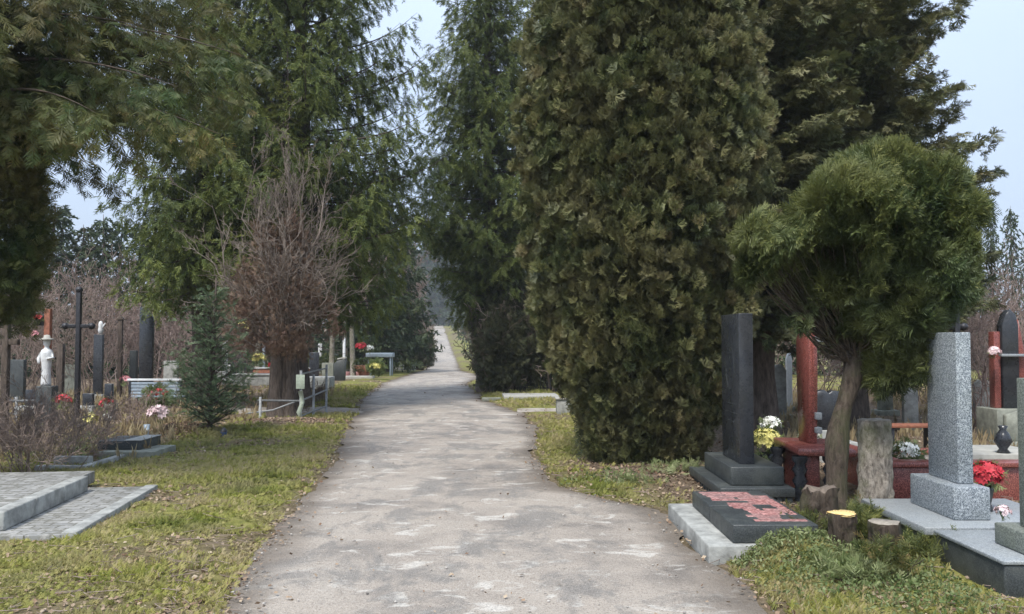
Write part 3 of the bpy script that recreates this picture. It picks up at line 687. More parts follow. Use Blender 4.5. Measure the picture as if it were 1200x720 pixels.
def shrub_mesh(mb, x, y, z0, h, spread, n, seed, levels=3, nchild=(5, 4, 3), r=.012, ratio=.55, ang=.5, base=.12, rmin=None, tb=.5):
    global rng
    rs = rng; rng = np.random.default_rng(seed)
    a = rng.uniform(0, 6.28, n); q = rng.uniform(0, 1, n)*spread
    d = np.stack([np.cos(a)*q, np.sin(a)*q, np.ones(n)], 1); d /= np.linalg.norm(d, axis=1, keepdims=True)
    p = np.stack([x+np.cos(a)*base*q/max(spread, .01), y+np.sin(a)*base*q/max(spread, .01), np.full(n, z0-.03)], 1)
    g = grow((p, d, h*.62*rng.uniform(.7, 1.1, n), np.full(n, r)), levels, nchild, ratio, ang)
    for lv, (P, Rr) in enumerate(g):
        if rmin: Rr = np.maximum(Rr, rmin)
        mb.tubes(P, Rr, 3 if lv else 5, np.clip(rng.normal(tb, .22, len(P)), 0, 1))
    tips = g[-1][0][:, -1]
    rng = rs
    return tips
def bare_shrub(px, py, h, label, mat='twig', spread=.6, n=12, seed=1, group=None, name='bare_shrub', cat='shrub', Y=None, **kw):
    if Y is None: x, y = G(px, py)
    else: x, y = W(px, 400, Y)[:2]
    z0 = gzf(x, y); mb = MB(); shrub_mesh(mb, x, y, z0, h, spread, n, seed, rmin=max(.0018, y*.00025), **kw)
    return tag(mb.build(name, M[mat], origin=(x, y, z0)), label, cat, group)
bare_shrub(28, 560, 1.0, 'dense grey brown leafless shrub behind the raised paved slab at the left edge', 'twig', .8, 34, 41, base=.65, nchild=(6, 4, 3), r=.006)
bare_shrub(78, 535, .8, 'leafless twiggy shrub behind the small kerbed bed', 'twig', .9, 16, 42, base=.4, nchild=(5, 4, 3), r=.005)
bare_shrub(150, 505, .75, 'heap of dry leafless stems between the yellow flowers and the dark block', 'twig', 1.4, 16, 43, base=.35, nchild=(5, 4, 2), r=.005)
bare_shrub(345, 465, .7, 'low dark leafless bush beside the pipe fence post', 'twig_dark', 1.2, 12, 44, base=.3, Y=19.5)
bare_shrub(375, 468, .6, 'low brown leafless bush by the dirt path', 'twig', 1.3, 14, 45, base=.4, Y=22)

grp_l = 'leafless shrubs behind the left graves'
k = 0
for px, Yd, h, m, sp in [(10, 24, 3.6, 'twig', .5), (70, 27, 4.0, 'twig', .45), (110, 24, 3.2, 'twig', .5), (150, 29, 4.2, 'twig_pink', .6), (185, 26, 3.6, 'twig_pink', .6), (215, 30, 3.6, 'twig_pink', .6), (128, 33, 4.6, 'twig_pink', .6), (240, 28, 3.2, 'twig', .6), (285, 32, 3, 'twig', .6), (40, 32, 4.5, 'twig', .5)]:
    bare_shrub(px, 0, h, 'tall leafless thicket shrub behind the crosses and the dark stele' if m == 'twig' else 'tall reddish brown leafless thicket shrub behind the dark stele', m, sp, 9, 60+k, grp_l if m == 'twig' else 'reddish leafless shrubs behind the left graves', Y=Yd, nchild=(6, 5, 3), r=.02, base=.5, ratio=.5); k += 1
for px, Yd, h, m, sp in [(1118, 17, 2.9, 'twig', .6), (1150, 15.5, 3.0, 'twig_pink', .6), (1180, 18, 3.3, 'twig_pink', .6), (1205, 16, 3.0, 'twig_pink', .6), (1225, 20, 3.2, 'twig', .6), (960, 22, 2.8, 'twig', .6), (1070, 21, 3.0, 'twig', .6), (1160, 23, 3.6, 'twig_pink', .6), (915, 24, 3, 'twig', .6), (1010, 24, 3, 'twig', .6)]:
    bare_shrub(px, 0, h, 'tall leafless thicket shrub behind the right graves' if m == 'twig' else 'reddish leafless shrub at the right edge behind the grey stele', m, sp, 9, 60+k, 'leafless shrubs behind the right graves' if m == 'twig' else 'reddish leafless shrubs at the right edge', Y=Yd, nchild=(6, 5, 3), r=.018, base=.4, ratio=.5); k += 1

# dead thuja beside the road
def dead_thuja():
    x, y = G(331, 492); z0 = gzf(x, y)
    root = thing('dead_thuja_tree', 'dying reddish brown arborvitae with bare upper twigs and a twin trunk left of the road', 'tree', (x, y, z0))
    tr = MB(); zs = np.linspace(-.1, 2.3, 8)
    for ox, r0 in ((-.11, .16), (.13, .14), (.0, .10)):
        tr.tube(np.stack([x+ox*(1+.1*zs)+.02*np.sin(zs*3+ox*20), y+ox*.4+0*zs, z0+zs], 1), np.array([r0*1.4, r0*1.1]+[r0]*6)*(1-.12*zs), 10)
    tk = tr.build('trunk', M['bark'], root, smooth=True)
    br = MB()
    n = 26; a = rng.uniform(0, 6.28, n); hz = rng.uniform(1.4, 3.6, n)
    q = rng.uniform(.02, .36, n)
    p = np.stack([x+.12*np.cos(a), y+.12*np.sin(a), z0+hz], 1); d = np.stack([np.cos(a)*q, np.sin(a)*q, np.ones(n)*1.0], 1); d /= np.linalg.norm(d, axis=1, keepdims=True)
    g = grow((p, d, (5.6-hz)*rng.uniform(.5, .78, n)*np.clip(1.25-q, .5, 1), np.full(n, .026)), 3, (7, 5, 3), .36, .42)
    n2 = 60; a = rng.uniform(0, 6.28, n2); q = rng.uniform(.5, 1.4, n2); hz = rng.uniform(1.3, 2.6, n2)
    p = np.stack([x+.1*np.cos(a), y+.1*np.sin(a), z0+hz], 1); d = np.stack([np.cos(a)*q, np.sin(a)*q, np.full(n2, .5)], 1); d /= np.linalg.norm(d, axis=1, keepdims=True)
    g2 = grow((p, d, rng.uniform(.8, 1.6, n2), np.full(n2, .018)), 2, (7, 5), .4, .5)
    for P, Rr in g+g2: br.tubes(P, np.maximum(Rr, .0045), 3, np.clip(rng.normal(.5, .2, len(P)), 0, 1))
    br.build('branches', M['twig_brown'], tk)
    fo = MB(); n = 1600; z = 1.35+2.8*rng.random(n)**1.5; th = rng.uniform(0, 6.28, n)
    r = np.interp(z, [1.3, 1.7, 2.3, 3.2, 4.2], [.6, 1.2, 1.1, .55, .4])*np.sqrt(rng.uniform(.1, 1, n))*(1+.5*(fbm(th*2, z*2, 3)-.5))
    pts = np.stack([x+r*np.cos(th), y+r*np.sin(th), z0+z], 1); nr = np.stack([np.cos(th), np.sin(th), .3+0*th], 1)
    kk = vn(pts[:, 0]*2.6+3, pts[:, 2]*2.6+pts[:, 1], 55) > .42; pts = pts[kk]; nr = nr[kk]; pts[:, 0] -= .12
    clump_crown(fo, pts, nr, 7, .10, FAN_S, up=.3, cr=.09, tb=(.5, .2))
    fo.build('crown', M['deadleaf'], root)
dead_thuja()

# dark mixed shrub right of the road, by the iron fence
def mixed_shrub(px, Yd, h, w, label, seed, dens=900, mat='brush', tw='twig_dark'):
    x, y = W(px, 400, Yd)[:2]; z0 = gzf(x, y)
    root = thing('shrub', label, 'shrub', (x, y, z0))
    mb = MB(); shrub_mesh(mb, x, y, z0, h*1.05, w/h*1.1, 22, seed, nchild=(6, 5, 3), r=.035, ratio=.42, base=.5, rmin=Yd*.0003); mb.build('branches', M[tw], root)
    fo = MB(); n = dens; d = rdir(n); q = rng.uniform(.2, 1, n)**.5
    pts = np.array([x, y, z0+h*.55])+d*q[:, None]*np.array([w, w, h*.5])*(1+.4*(fbm(d[:, 0]*2+9, d[:, 2]*2, seed)-.5))[:, None]; pts[:, 2] = np.maximum(pts[:, 2], z0+.05)
    clump_crown(fo, pts, d, 5, .26, FAN_S, up=.2, cr=.12, tb=(.4, .25)); fo.build('foliage', M[mat], root)
mixed_shrub(603, 26.9, 3.3, 1.15, 'dark tangled evergreen shrub beside the iron fence', 51, 1100, 'brush', 'twig')
mixed_shrub(588, 26.0, 2.5, .62, 'dark rounded shrub at the right verge hiding the foot of the tall spruce', 52, 600)
mixed_shrub(582, 40, 3.0, 1.0, 'dark evergreen shrub farther along the right verge beyond the tall spruce', 57, 600)
mixed_shrub(652, 27, 3.2, .9, 'pale stemmed shrub rising behind the iron fence', 53, 250, 'brush', 'twig')
mixed_shrub(492, 55, 2.2, .9, 'small rounded evergreen bush on a short stem at the left verge far along the road', 54, 350)

# ------------------------------------------------------------------ far trees (shared meshes)
def proto_conifer(seed, H, R, c0, mat): 
    return spruce_tree('spruce_tree', 'x', 'tree', 0, 0, H, R, c0, M[mat], tpl=SPR_S, twig=.62, dz=.62, sp=.42, seed=seed, nb=7, asc=(0, .5), droop=.3, hang=.6, trunk_r=.2, pw=.75, place=False, low=.8, dens=1.2)
def proto_bare(seed, h):
    root = thing('bare_tree', 'x', 'tree', (0, 0, 0)); mb = MB()
    g = grow((np.array([[0, 0, -.1]]), np.array([[0, 0, 1.]]), np.array([h*.8]), np.array([.13])), 4, (14, 6, 5, 3), .42, .5, wob=.03, K=6)
    t = MB(); t.tubes(g[0][0], g[0][1], 8); tk = t.build('trunk', M['bark'], root)
    for P, Rr in g[1:]: mb.tubes(P, np.maximum(Rr, .012), 3, np.clip(rng.normal(.5, .2, len(P)), 0, 1))
    mb.build('branches', M['twig'], tk); return root
protos = [proto_conifer(101, 10, 2.6, .5, 'spruce_dark'), proto_conifer(102, 11, 2.2, 1.2, 'spruce_dark'), proto_conifer(103, 10, 3.0, .8, 'brush')]
bprotos = [proto_bare(104, 9), proto_bare(105, 8)]
used = {}
def far(kind, px, Yd, H, label, group, s=None):
    pr = (protos if kind < 10 else bprotos)[kind % 10]; h0 = {0: 10, 1: 11, 2: 10, 10: 9, 11: 8}[kind]
    o = pr if kind not in used else copy_tree(pr); used[kind] = 1
    x, y = W(px, 400, Yd)[:2]; sc = H/h0
    o.location = (x, y, gzf(x, y)-.05); o.scale = ((s or sc), (s or sc), sc); o.rotation_euler = (0, 0, random.uniform(0, 6.28))
    tag(o, label, 'tree', group)
def top(py, Yd, px=600):   # height above its ground of a tree whose tip stands at row py
    return W(px, py, Yd)[2]-gzf(W(px, 400, Yd)[0], Yd)
LW = ('dark conifer in the wood far behind the left graves', 'conifers far behind the left graves')
for kd, px, Yd, ty in [(0, 20, 48, 215), (1, 70, 52, 240), (2, 105, 46, 262), (0, 140, 55, 255), (1, 175, 48, 270), (0, 215, 50, 250), (2, 250, 46, 200), (1, 290, 52, 180), (0, 330, 47, 200), (1, -30, 45, 180), (0, 60, 38, 236), (2, 95, 39, 262), (0, 120, 36, 250), (1, 165, 38, 262), (2, 30, 41, 240), (0, 205, 40, 270), (0, 370, 60, 230), (2, 405, 66, 240), (1, 440, 70, 250)]:
    far(kd, px, Yd, top(ty, Yd, px), *LW)
RW = ('dark conifer in the wood far behind the right graves', 'conifers far behind the right graves')
for kd, px, Yd, ty in [(0, 880, 38, 200), (1, 930, 42, 180), (2, 985, 40, 200), (0, 1040, 44, 190), (1, 1090, 42, 240), (0, 1140, 52, 270), (2, 840, 40, 200), (0, 700, 44, 210), (2, 760, 46, 200), (1, 645, 42, 215), (0, 1240, 48, 262), (2, 1210, 60, 285), (1, 1130, 62, 250)]:
    far(kd, px, Yd, top(ty, Yd, px), *RW)
far(1, 1164, 46, top(238, 46, 1164), 'narrow conifer tip against the sky, left one of two at the right edge', None, .42)
far(0, 1188, 46, top(240, 46, 1188), 'narrow conifer tip against the sky, right one of two at the right edge', None, .45)
AL = ('conifer of the far avenue on the left side of the road', 'far avenue trees left of the road')
for kd, px, Yd, ty, sx in [(0, 455, 72, 262, 1.1), (2, 468, 92, 275, 1.1), (1, 478, 115, 280, 1.1), (0, 484, 145, 290, 1.1), (2, 488, 178, 300, 1.2), (1, 436, 82, 240, 1.3)]:
    far(kd, px, Yd, top(ty, Yd, px), *AL, sx)
AR = ('conifer of the far avenue on the right side of the road', 'far avenue trees right of the road')
for kd, px, Yd, ty, sx in [(2, 640, 50, 250, 1.1), (0, 612, 58, 262, 1.1), (1, 592, 74, 270, 1.1), (2, 574, 92, 280, 1.1), (0, 562, 118, 292, 1.1), (1, 553, 148, 300, 1.1), (2, 544, 182, 312, 1.1), (0, 612, 80, 220, 1.4)]:
    far(kd, px, Yd, top(ty, Yd, px), *AR, sx)
EW = ('bluish conifer standing on the rise where the road ends', 'conifers on the rise at the end of the road')
for kd, px, Yd, ty in [(0, 500, 235, 280), (1, 516, 250, 262), (2, 530, 240, 285), (0, 545, 230, 265), (1, 560, 250, 275), (2, 480, 245, 270), (2, 512, 262, 290), (0, 521, 258, 300), (2, 538, 262, 292), (0, 495, 262, 290), (2, 504, 300, 270), (2, 528, 300, 268), (0, 506, 275, 255), (1, 524, 280, 275), (2, 575, 260, 270)]:
    far(kd, px, Yd, top(ty, Yd, px), *EW)
for kd, px, Yd, ty, l in [(10, 476, 66, 290, 'leafless brown tree left of the far road beyond the rounded bush'), (11, 468, 56, 300, 'leafless brown tree left of the far road before the dark spruces'), (10, 566, 70, 330, 'leafless brown tree right of the far road'), (11, 489, 100, 350, 'small leafless tree at the left verge where the road rises')]:
    far(kd, px, Yd, top(ty, Yd, px), l, None)
# bare stems (trunks) seen under the crowns on the left
for q, (px, Yd) in enumerate([(388, 38), (404, 41), (413, 37), (283, 36), (303, 40)]):
    x, y = W(px, 400, Yd)[:2]; z0 = gzf(x, y)
    root = thing('bare_tree', 'thin pale leafless trunk among the graves under the left spruces', 'tree', (x, y, z0), 'thin pale trunks under the left spruces')
    mb = MB(); zs = np.linspace(-.1, 6, 7); mb.tube(np.stack([x+.05*np.sin(zs+q), y+0*zs, z0+zs], 1), .13*(1-zs/8), 8); mb.build('trunk', M['bark_pale'], root, smooth=True)
    mb = MB(); shrub_mesh(mb, x, y, z0+2.8, 3.5, .8, 10, 300+q, nchild=(4, 3, 2), r=.03, rmin=.01); mb.build('branches', M['twig'], root)


# ------------------------------------------------------------------ graves, right side
def mono(name, label, cat, loc, group=None): return thing(name, label, cat, loc, group)
def part(name, mat, parent, fn, smooth=False):
    b = MB(); fn(b); return b.build(name, M[mat], parent, smooth=smooth)
Z0 = 0.0
# paved slab grave in front of the black stele
r = mono('grave_slab', 'low black granite grave slab with rows of pinkish red inlay, its pale kerb touching the road', 'grave', (1.8, 6.9, 0))
def _kerb(b):
    b.bbox(1.41, 2.32, 6.18, 7.78, -.05, .135, .012)
part('kerb', 'concrete', r, _kerb)
part('slab', 'black_granite_rough', r, lambda b: (b.bbox(1.60, 2.22, 6.24, 6.96, .138, .27, .008), b.bbox(1.60, 2.22, 6.965, 7.64, .138, .27, .008)))
def _i(b):
    rr = random.Random(4)
    for i in range(15):
        y = 6.36+i*.082; x = 1.66+(.16 if i < 6 else .10 if i < 10 else .02)+rr.uniform(-.04, .04); xe = 2.19-(.12 if i > 12 else 0)-(.10 if i in (1, 2) else 0)
        while x < xe-.05:
            w = rr.uniform(.07, .2)
            if rr.random() < .82: b.bbox(x, min(x+w, xe), y, y+rr.uniform(.066, .079), .262, .272, .002)
            x += w+rr.choice([.003, .003, .03])
part('inlay', 'pink_granite', r, _i)
# black stele
r = mono('stele', 'tall polished black granite stele standing against the big arborvitae', 'gravestone', (2.35, 8.8, 0))
part('plinth', 'black_granite_rough', r, lambda b: b.bbox(2.14, 2.66, 8.40, 9.55, .19, .37, .01))
def _p(b):
    b.bbox(2.0, 2.72, 8.25, 9.7, .10, .188, .008)
    for i in range(7): b.bbox(2.02+i*.105, 2.07+i*.105, 8.27, 8.33, -.03, .10, .004)
    for i in range(12): b.bbox(2.02, 2.07, 8.38+i*.11, 8.43+i*.11, -.03, .10, .004)
part('base', 'black_granite_rough', r, _p)
part('footing', 'concrete_dark', r, lambda b: b.box(2.10, 2.68, 8.36, 9.6, -.05, .098))
st = part('slab', 'black_granite', r, lambda b: b.bbox(2.28, 2.42, 8.58, 9.30, .372, 1.88, .006))
def _e(b):
    # faint engraved oval frame and lines of lettering, road side face
    n = 28; a = np.linspace(0, 2*np.pi, n)
    b.tube(np.stack([np.full(n, 2.279), 8.94+.17*np.cos(a), 1.32+.22*np.sin(a)], 1), .0015, 4, cap=False)
    for i, w in enumerate((.22, .27, .18)): b.box(2.2775, 2.2795, 8.94-w, 8.94+w, .95-.09*i, .956-.09*i)
part('engraving', 'black_granite_rough', st, _e)
# red cross monument
r = mono('gravestone', 'tall red granite cross stele on a red topped table with black balusters', 'gravestone', (2.95, 8.9, 0))
def _sh(b):
    y0 = 8.95
    pts = [(y0-.15, .552), (y0-.20, 1.30), (y0-.19, 1.62), (y0-.09, 1.74), (y0-.08, 1.90), (y0-.15, 1.93), (y0-.15, 1.99), (y0+.15, 1.99), (y0+.15, 1.93), (y0+.08, 1.90), (y0+.09, 1.74), (y0+.19, 1.62), (y0+.20, 1.30), (y0+.15, .552)]
    b.prism(pts, 0, 3.04, 3.13, .008)
part('cross', 'red_granite', r, _sh)
part('arm_sky_glint', 'pale_granite', r, lambda b: (b.bbox(3.10, 3.17, 8.70, 9.18, 1.68, 1.73, .004), b.bbox(3.11, 3.19, 8.70, 9.18, 1.59, 1.65, .004), b.bbox(3.10, 3.16, 8.73, 9.15, .80, .87, .004), b.bbox(3.10, 3.16, 8.73, 9.15, .66, .72, .004)))  # sky reflections on the polished arm ends, put in as pale bars
part('table_top', 'red_granite', r, lambda b: b.prism([(2.80, 8.40), (3.32, 8.28), (3.40, 9.25), (2.86, 9.40)], 2, .48, .55, .01))
part('pedestal', 'red_granite', r, lambda b: b.bbox(2.90, 3.04, 8.48, 9.2, -.05, .478, .01))
for bx in (2.80, 3.10):
    for by in (8.45, 9.15):
        part('baluster', 'black_granite', r, lambda b: b.lathe((bx+.03, by, -.03), [(.07, 0), (.07, .06), (.045, .09), (.075, .15), (.045, .2), (.075, .26), (.045, .31), (.075, .37), (.045, .42), (.075, .46), (.075, .5)], 14), True)
# flowers helper
def petal_tpl(n=6):
    V = []; 
    for i in range(n):
        a = i*2*np.pi/n; V += quadblade((0, 0, 0), (math.cos(a), math.sin(a), .35), .3, (0, 0, 1))
    V = np.array(V); return V, [np.arange(len(V)).reshape(-1, 4)]
PET = petal_tpl(7)
def bouquet(c, r, n, fs, color, label, cat='flowers', name='flower_bunch', leaf=60, pot=None, leafmat='weed', zr=.8, low=-.2):
    c = np.array(c, float); base = (c[0], c[1], c[2]-r*1.1-(.12 if pot else 0))
    root = thing(name, label, cat, base)
    d = rdir(n); d[:, 2] = np.where(d[:, 2] < low, -d[:, 2], d[:, 2]); d = d/np.linalg.norm(d, axis=1, keepdims=True)
    b = MB(); P = c+d*np.array([r, r, r*zr])*rng.uniform(.75, 1.05, (n, 1))
    b.scatter(PET, P, basis(np.cross(d, rdir(n)), d), np.repeat((fs*rng.uniform(.8, 1.2, n))[:, None], 3, 1), .5)
    P2 = P-d*fs*.2; b.scatter(PET, P2, basis(np.cross(d, rdir(n)), d), np.repeat((fs*.7*rng.uniform(.8, 1.2, n))[:, None], 3, 1), .5)
    b.build('blossoms', M['fl_'+color], root)
    b = MB(); d = rdir(leaf, -.25); P = c+d*np.array([r, r, r*.8])*rng.uniform(.3, 1, (leaf, 1)); b.scatter(FAN_S, P, basis(d, rdir(leaf)), np.full((leaf, 3), r*.7), np.clip(rng.normal(.3, .15, leaf), 0, 1)); b.build('leaves', M[leafmat], root)
    if pot: part('pot', pot, root, lambda q: q.lathe((c[0], c[1], base[2]), [(0.001, 0), (r*.4, 0), (r*.55, r*.7+.08), (r*.5, r*.7+.08), (r*.45, r*.6+.06), (.001, r*.6+.06)], 14), True)
    else:
        part('stems', 'weed', root, lambda q: [q.tube([(c[0], c[1], base[2]), (c[0]+x*r, c[1]+y*r, c[2])], .004, 4) for x, y in ((-.4, 0), (.4, .1), (0, .4), (0, -.4))])
    return root
bouquet(W(897, 519, 9.75), .185, 190, .036, 'yellow', 'round pot of pale yellow chrysanthemums beside the black stele', pot='plastic_dark', name='potted_chrysanthemum', cat='potted flowers')
bouquet(W(903, 498, 10.1), .11, 60, .04, 'white', 'bunch of white flowers above the yellow chrysanthemums', pot='plastic_dark')
bouquet(W(948, 515, 10.2), .12, 40, .04, 'white', 'low white flowers behind the red topped table', pot='plastic_dark')
# dark heart shaped stone
r = mono('headstone', 'small dark rounded headstone with a bluish polished face behind the red cross', 'gravestone', (3.95, 11.2, 0))
def _heart(b):
    x0, x1 = W(951, 400, 11.2)[0], W(984, 400, 11.2)[0]; cx = (x0+x1)/2; w = (x1-x0)/2*1.05
    pts = [(cx-w*.5, .45), (cx+w*.5, .45), (cx+w*.95, .62), (cx+w, .86), (cx+w*.75, .95), (cx+w*.2, .96), (cx, .92), (cx-w*.3, .97), (cx-w*.8, .95), (cx-w, .84), (cx-w*.9, .62)]
    b.prism(pts, 1, 11.1, 11.24, .012)
part('slab', 'black_granite', r, _heart)
part('base', 'concrete', r, lambda b: (b.bbox(3.85, 4.45, 11.0, 11.4, -.05, .30, .01), b.bbox(4.0, 4.3, 11.08, 11.3, .302, .448, .01)))
# grey stele
r = mono('stele', 'tall speckled grey granite stele on a block base at the right', 'gravestone', (3.55, 6.9, 0))
part('slab', 'grey_granite', r, lambda b: b.bbox(3.50, 3.62, 6.74, 7.22, .482, 1.67, .006))
part('plinth', 'grey_granite', r, lambda b: b.bbox(3.38, 3.66, 6.58, 7.30, .232, .48, .008))
part('ledger', 'pale_granite', r, lambda b: b.bbox(3.04, 4.3, 6.34, 7.5, .17, .23, .008))
part('footing', 'black_granite_rough', r, lambda b: b.bbox(3.1, 4.26, 6.40, 7.44, -.08, .168, .008))
# front kerb with edge stele
r = mono('grave_slab', 'massive dark granite grave block with a pale worn top in the lower right corner', 'grave', (3.6, 5.6, 0))
part('kerb', 'black_granite_rough', r, lambda b: b.bbox(3.0, 5.2, 5.26, 6.10, -.08, .235, .01))
part('slab', 'pale_granite', r, lambda b: b.bbox(2.99, 5.22, 5.25, 6.11, .237, .262, .005))
r = mono('stele', 'greenish granite stele cut by the right edge of the picture', 'gravestone', (3.45, 5.4, .262))
part('plinth', 'green_granite', r, lambda b: b.bbox(3.20, 3.9, 5.02+.26, 5.72, .265, .40, .01))
part('slab', 'green_granite', r, lambda b: b.bbox(3.30, 3.44, 5.36, 5.60, .402, 1.36, .006))
# red flowers in dark vase
c = W(1155, 560, 6.95); z0 = .235
r = bouquet((c[0], c[1], c[2]+.02), .125, 120, .04, 'red', 'bright red artificial flowers in a dark vase beside the grey stele', leaf=30)
part('vase', 'black_granite', r, lambda q: q.lathe((c[0], c[1], z0-.0), [(.001, 0), (.05, 0), (.055, .02), (.035, .05), (.06, .17), (.05, .2), (.04, .19), (.001, .18)], 14), True)
c = W(1143, 588, 6.75); bouquet((c[0], c[1], c[2]), .035, 14, .022, 'red', 'single small red blossom at the foot of the dark vase', leaf=8)
# red granite enclosure behind
r = mono('grave_kerb', 'dark red granite grave enclosure with a lighter top behind the grey stele', 'grave', (4.6, 8.9, 0))
part('wall', 'red_granite', r, lambda b: (b.bbox(3.72, 5.6, 8.45, 8.62, -.05, .36, .008), b.bbox(3.72, 3.88, 8.625, 10.0, -.05, .36, .008), b.bbox(3.88, 5.6, 9.85, 10.0, -.05, .36, .008)))
part('coping', 'red_granite', r, lambda b: (b.bbox(3.68, 5.65, 8.41, 8.66, .362, .41, .008), b.bbox(3.68, 3.92, 8.665, 10.04, .362, .41, .008)))
part('bed', 'path', r, lambda b: b.box(3.88, 5.6, 8.62, 9.85, -.05, .30))
part('ledger', 'concrete_pale', r, lambda b: b.bbox(4.72, 5.6, 8.9, 9.7, .30, .43, .01))
bouquet(W(1063, 531, 9.1), .14, 60, .035, 'white', 'low white flowers with green leaves between the cut stump and the grey stele', leaf=160)
bouquet(W(1175, 600, 6.2), .05, 20, .022, 'palepink', 'flat cluster of pale pink flowers before the greenish plinth', leaf=12)
r = mono('vase', 'black turned granite vase on the red enclosure at the right', 'vase', W(1187, 572, 8.9))
c = W(1187, 588, 8.9)
part('body', 'black_granite', r, lambda q: q.lathe((c[0]-.03, 9.0, .432), [(.001, 0), (.07, 0), (.04, .04), (.09, .12), (.06, .2), (.03, .24), (.05, .28), (.001, .27)], 16), True)
# dark bench / rail behind
def bench_rail(px, py, Yd, w, label):
    x, y, z = W(px, py, Yd); r = mono('bench', label, 'bench', (x, y, gzf(x, y)))
    part('seat', 'rust', r, lambda b: b.bbox(x-w/2, x+w/2, y-.15, y+.15, .42, .46, .006))
    for s in (-1, 1): part('leg', 'iron', r, lambda b: b.bbox(x+s*w*.4-.03, x+s*w*.4+.03, y-.12, y+.12, -.03, .418, .005))
bench_rail(1065, 490, 11.8, .7, 'small dark wooden bench among the graves left of the grey stele')
# black cross behind grey stele
def cross(px, pyt, Yd, w, label, mat='iron', arm=.25, armf=.72, knob=True, z_b=None, name='grave_cross', second=False):
    x, y, zt = W(px, pyt, Yd); z0 = gzf(x, y); r = mono(name, label, 'cross', (x, y, z0)); H = zt-z0; az = z0+H*armf
    part('shaft', mat, r, lambda b: b.bbox(x-w/2, x+w/2, y-w/2, y+w/2, z0-.05, zt, w*.12))
    for xa, xb in ((x-arm, x-w/2-.001), (x+w/2+.001, x+arm)): part('arm', mat, r, lambda b: b.bbox(xa, xb, y-w*.4, y+w*.4, az-w*.45, az+w*.45, w*.1))
    if knob:
        for qx, qz in ((x-arm-.0, az), (x+arm, az), (x, zt)):
            part('knob', mat, r, lambda b: b.lathe((qx, y, qz-w*.8), [(.001, 0), (w*.6, w*.25), (w*.85, w*.8), (w*.6, w*1.35), (.001, w*1.6)], 10), True)
    return r
cross(1120, 342, 12.2, .075, 'slim black cross rising behind the grey stele', arm=.10, armf=.78)
cross(93, 340, 17.5, .09, 'tall black wrought iron cross with knobbed arms among the left graves', arm=.27, armf=.715)
cross(8, 372, 13.5, .10, 'thin dark wooden cross at the left edge under the hanging boughs', 'bark', arm=.20, armf=.8, knob=False)
# far right black monument with red frame
x, y = W(1180, 400, 13.5)[:2]; r = mono('gravestone', 'black round headed monument in a red frame at the right edge behind the grey stele', 'gravestone', (x, y, 0))
part('slab', 'black_granite', r, lambda b: b.prism([(x-.13, .55), (x+.13, .55), (x+.13, 1.85), (x+.09, 2.02), (x, 2.1), (x-.07, 2.02), (x-.13, 1.85)], 1, y-.1, y+.06, .01))
part('frame', 'red_granite', r, lambda b: (b.prism([(x+.14, .55), (x+.26, .55), (x+.22, 1.5), (x+.14, 1.95)], 1, y-.08, y+.1, .008), b.bbox(x-.24, x-.14, y-.06, y+.1, .55, 1.75, .008)))
part('shelf', 'pale_granite', r, lambda b: b.bbox(x-.2, x+.24, y-.2, y-.102, 1.36, 1.40, .006))
part('base', 'concrete_dark', r, lambda b: b.bbox(x-.35, x+.35, y-.3, y+.3, -.05, .548, .01))
c = W(1165, 413, 13.2); bouquet(c, .09, 40, .04, 'palepink', 'small red and white flowers left of the black monument at the right edge', leaf=12)
for px, Yd, zt, w, l, mt in [(912, 17, 1.1, .28, 'pale grey headstone seen between the dark trunks and the red cross', 'concrete'), (924, 19, 1.3, .12, 'slim pale post behind the red cross', 'white_paint'), (1065, 15, .75, .25, 'low pale headstone behind the white flowers', 'concrete'), (1036, 18, 1.0, .3, 'grey headstone behind the tall cut stump', 'concrete_dark'), (1150, 17, .8, .35, 'weathered low headstone among the reddish shrubs', 'concrete'), (945, 15.5, 1.2, .10, 'thin pale post just right of the red cross', 'white_paint'), (1195, 12.5, .55, .5, 'low grey slab behind the red flowers at the right edge', 'concrete_dark')]:
    x, y = W(px, 400, Yd)[:2]; z0 = gzf(x, y); rr_ = mono('headstone', l, 'gravestone', (x, y, z0))
    part('slab', mt, rr_, lambda b: b.prism([(x-w/2, z0+.12), (x+w/2, z0+.12), (x+w/2, z0+zt*.9), (x+w*.2, z0+zt), (x-w*.2, z0+zt), (x-w/2, z0+zt*.9)], 1, y-.05, y+.05, .008))
    part('base', 'concrete_dark', rr_, lambda b: b.bbox(x-w*.8, x+w*.8, y-.15, y+.15, z0-.05, z0+.118, .008))

# ------------------------------------------------------------------ right verge: fence, slab, planter
x0, y0 = G(603, 461); x1 = W(668, 461, y0)[0]
r = mono('iron_fence', 'black iron grave fence with thin vertical bars right of the road', 'fence', (x0, y0, 0))
part('rail', 'iron', r, lambda b: (b.tube([(x0, y0, .16), (x1+.9, y0, .16)], .014, 6), b.tube([(x0, y0, .72), (x1+.9, y0, .72)], .014, 6), b.tube([(x0, y0, .72), (x0, y0+2.2, .72)], .014, 6), b.tube([(x0, y0, .16), (x0, y0+2.2, .16)], .014, 6)))
for i in range(3):
    part('post', 'iron', r, lambda b: b.bbox(x0+i*1.27-.03, x0+i*1.27+.03, y0-.03, y0+.03, -.05, .86, .004))
for i in range(1, 26):
    if i in (12, 13): continue
    part('bar', 'iron', r, lambda b: b.tube([(x0+i*.1, y0, .05), (x0+i*.1, y0, .80)], .009, 5))
for i in range(1, 18): part('bar', 'iron', r, lambda b: b.tube([(x0, y0+i*.12, .05), (x0, y0+i*.12, .80)], .009, 5))
cx, cy = G(662, 487); r = mono('planter', 'square pale concrete planter box at the left foot of the big arborvitae', 'planter', (cx, cy+.2, 0))
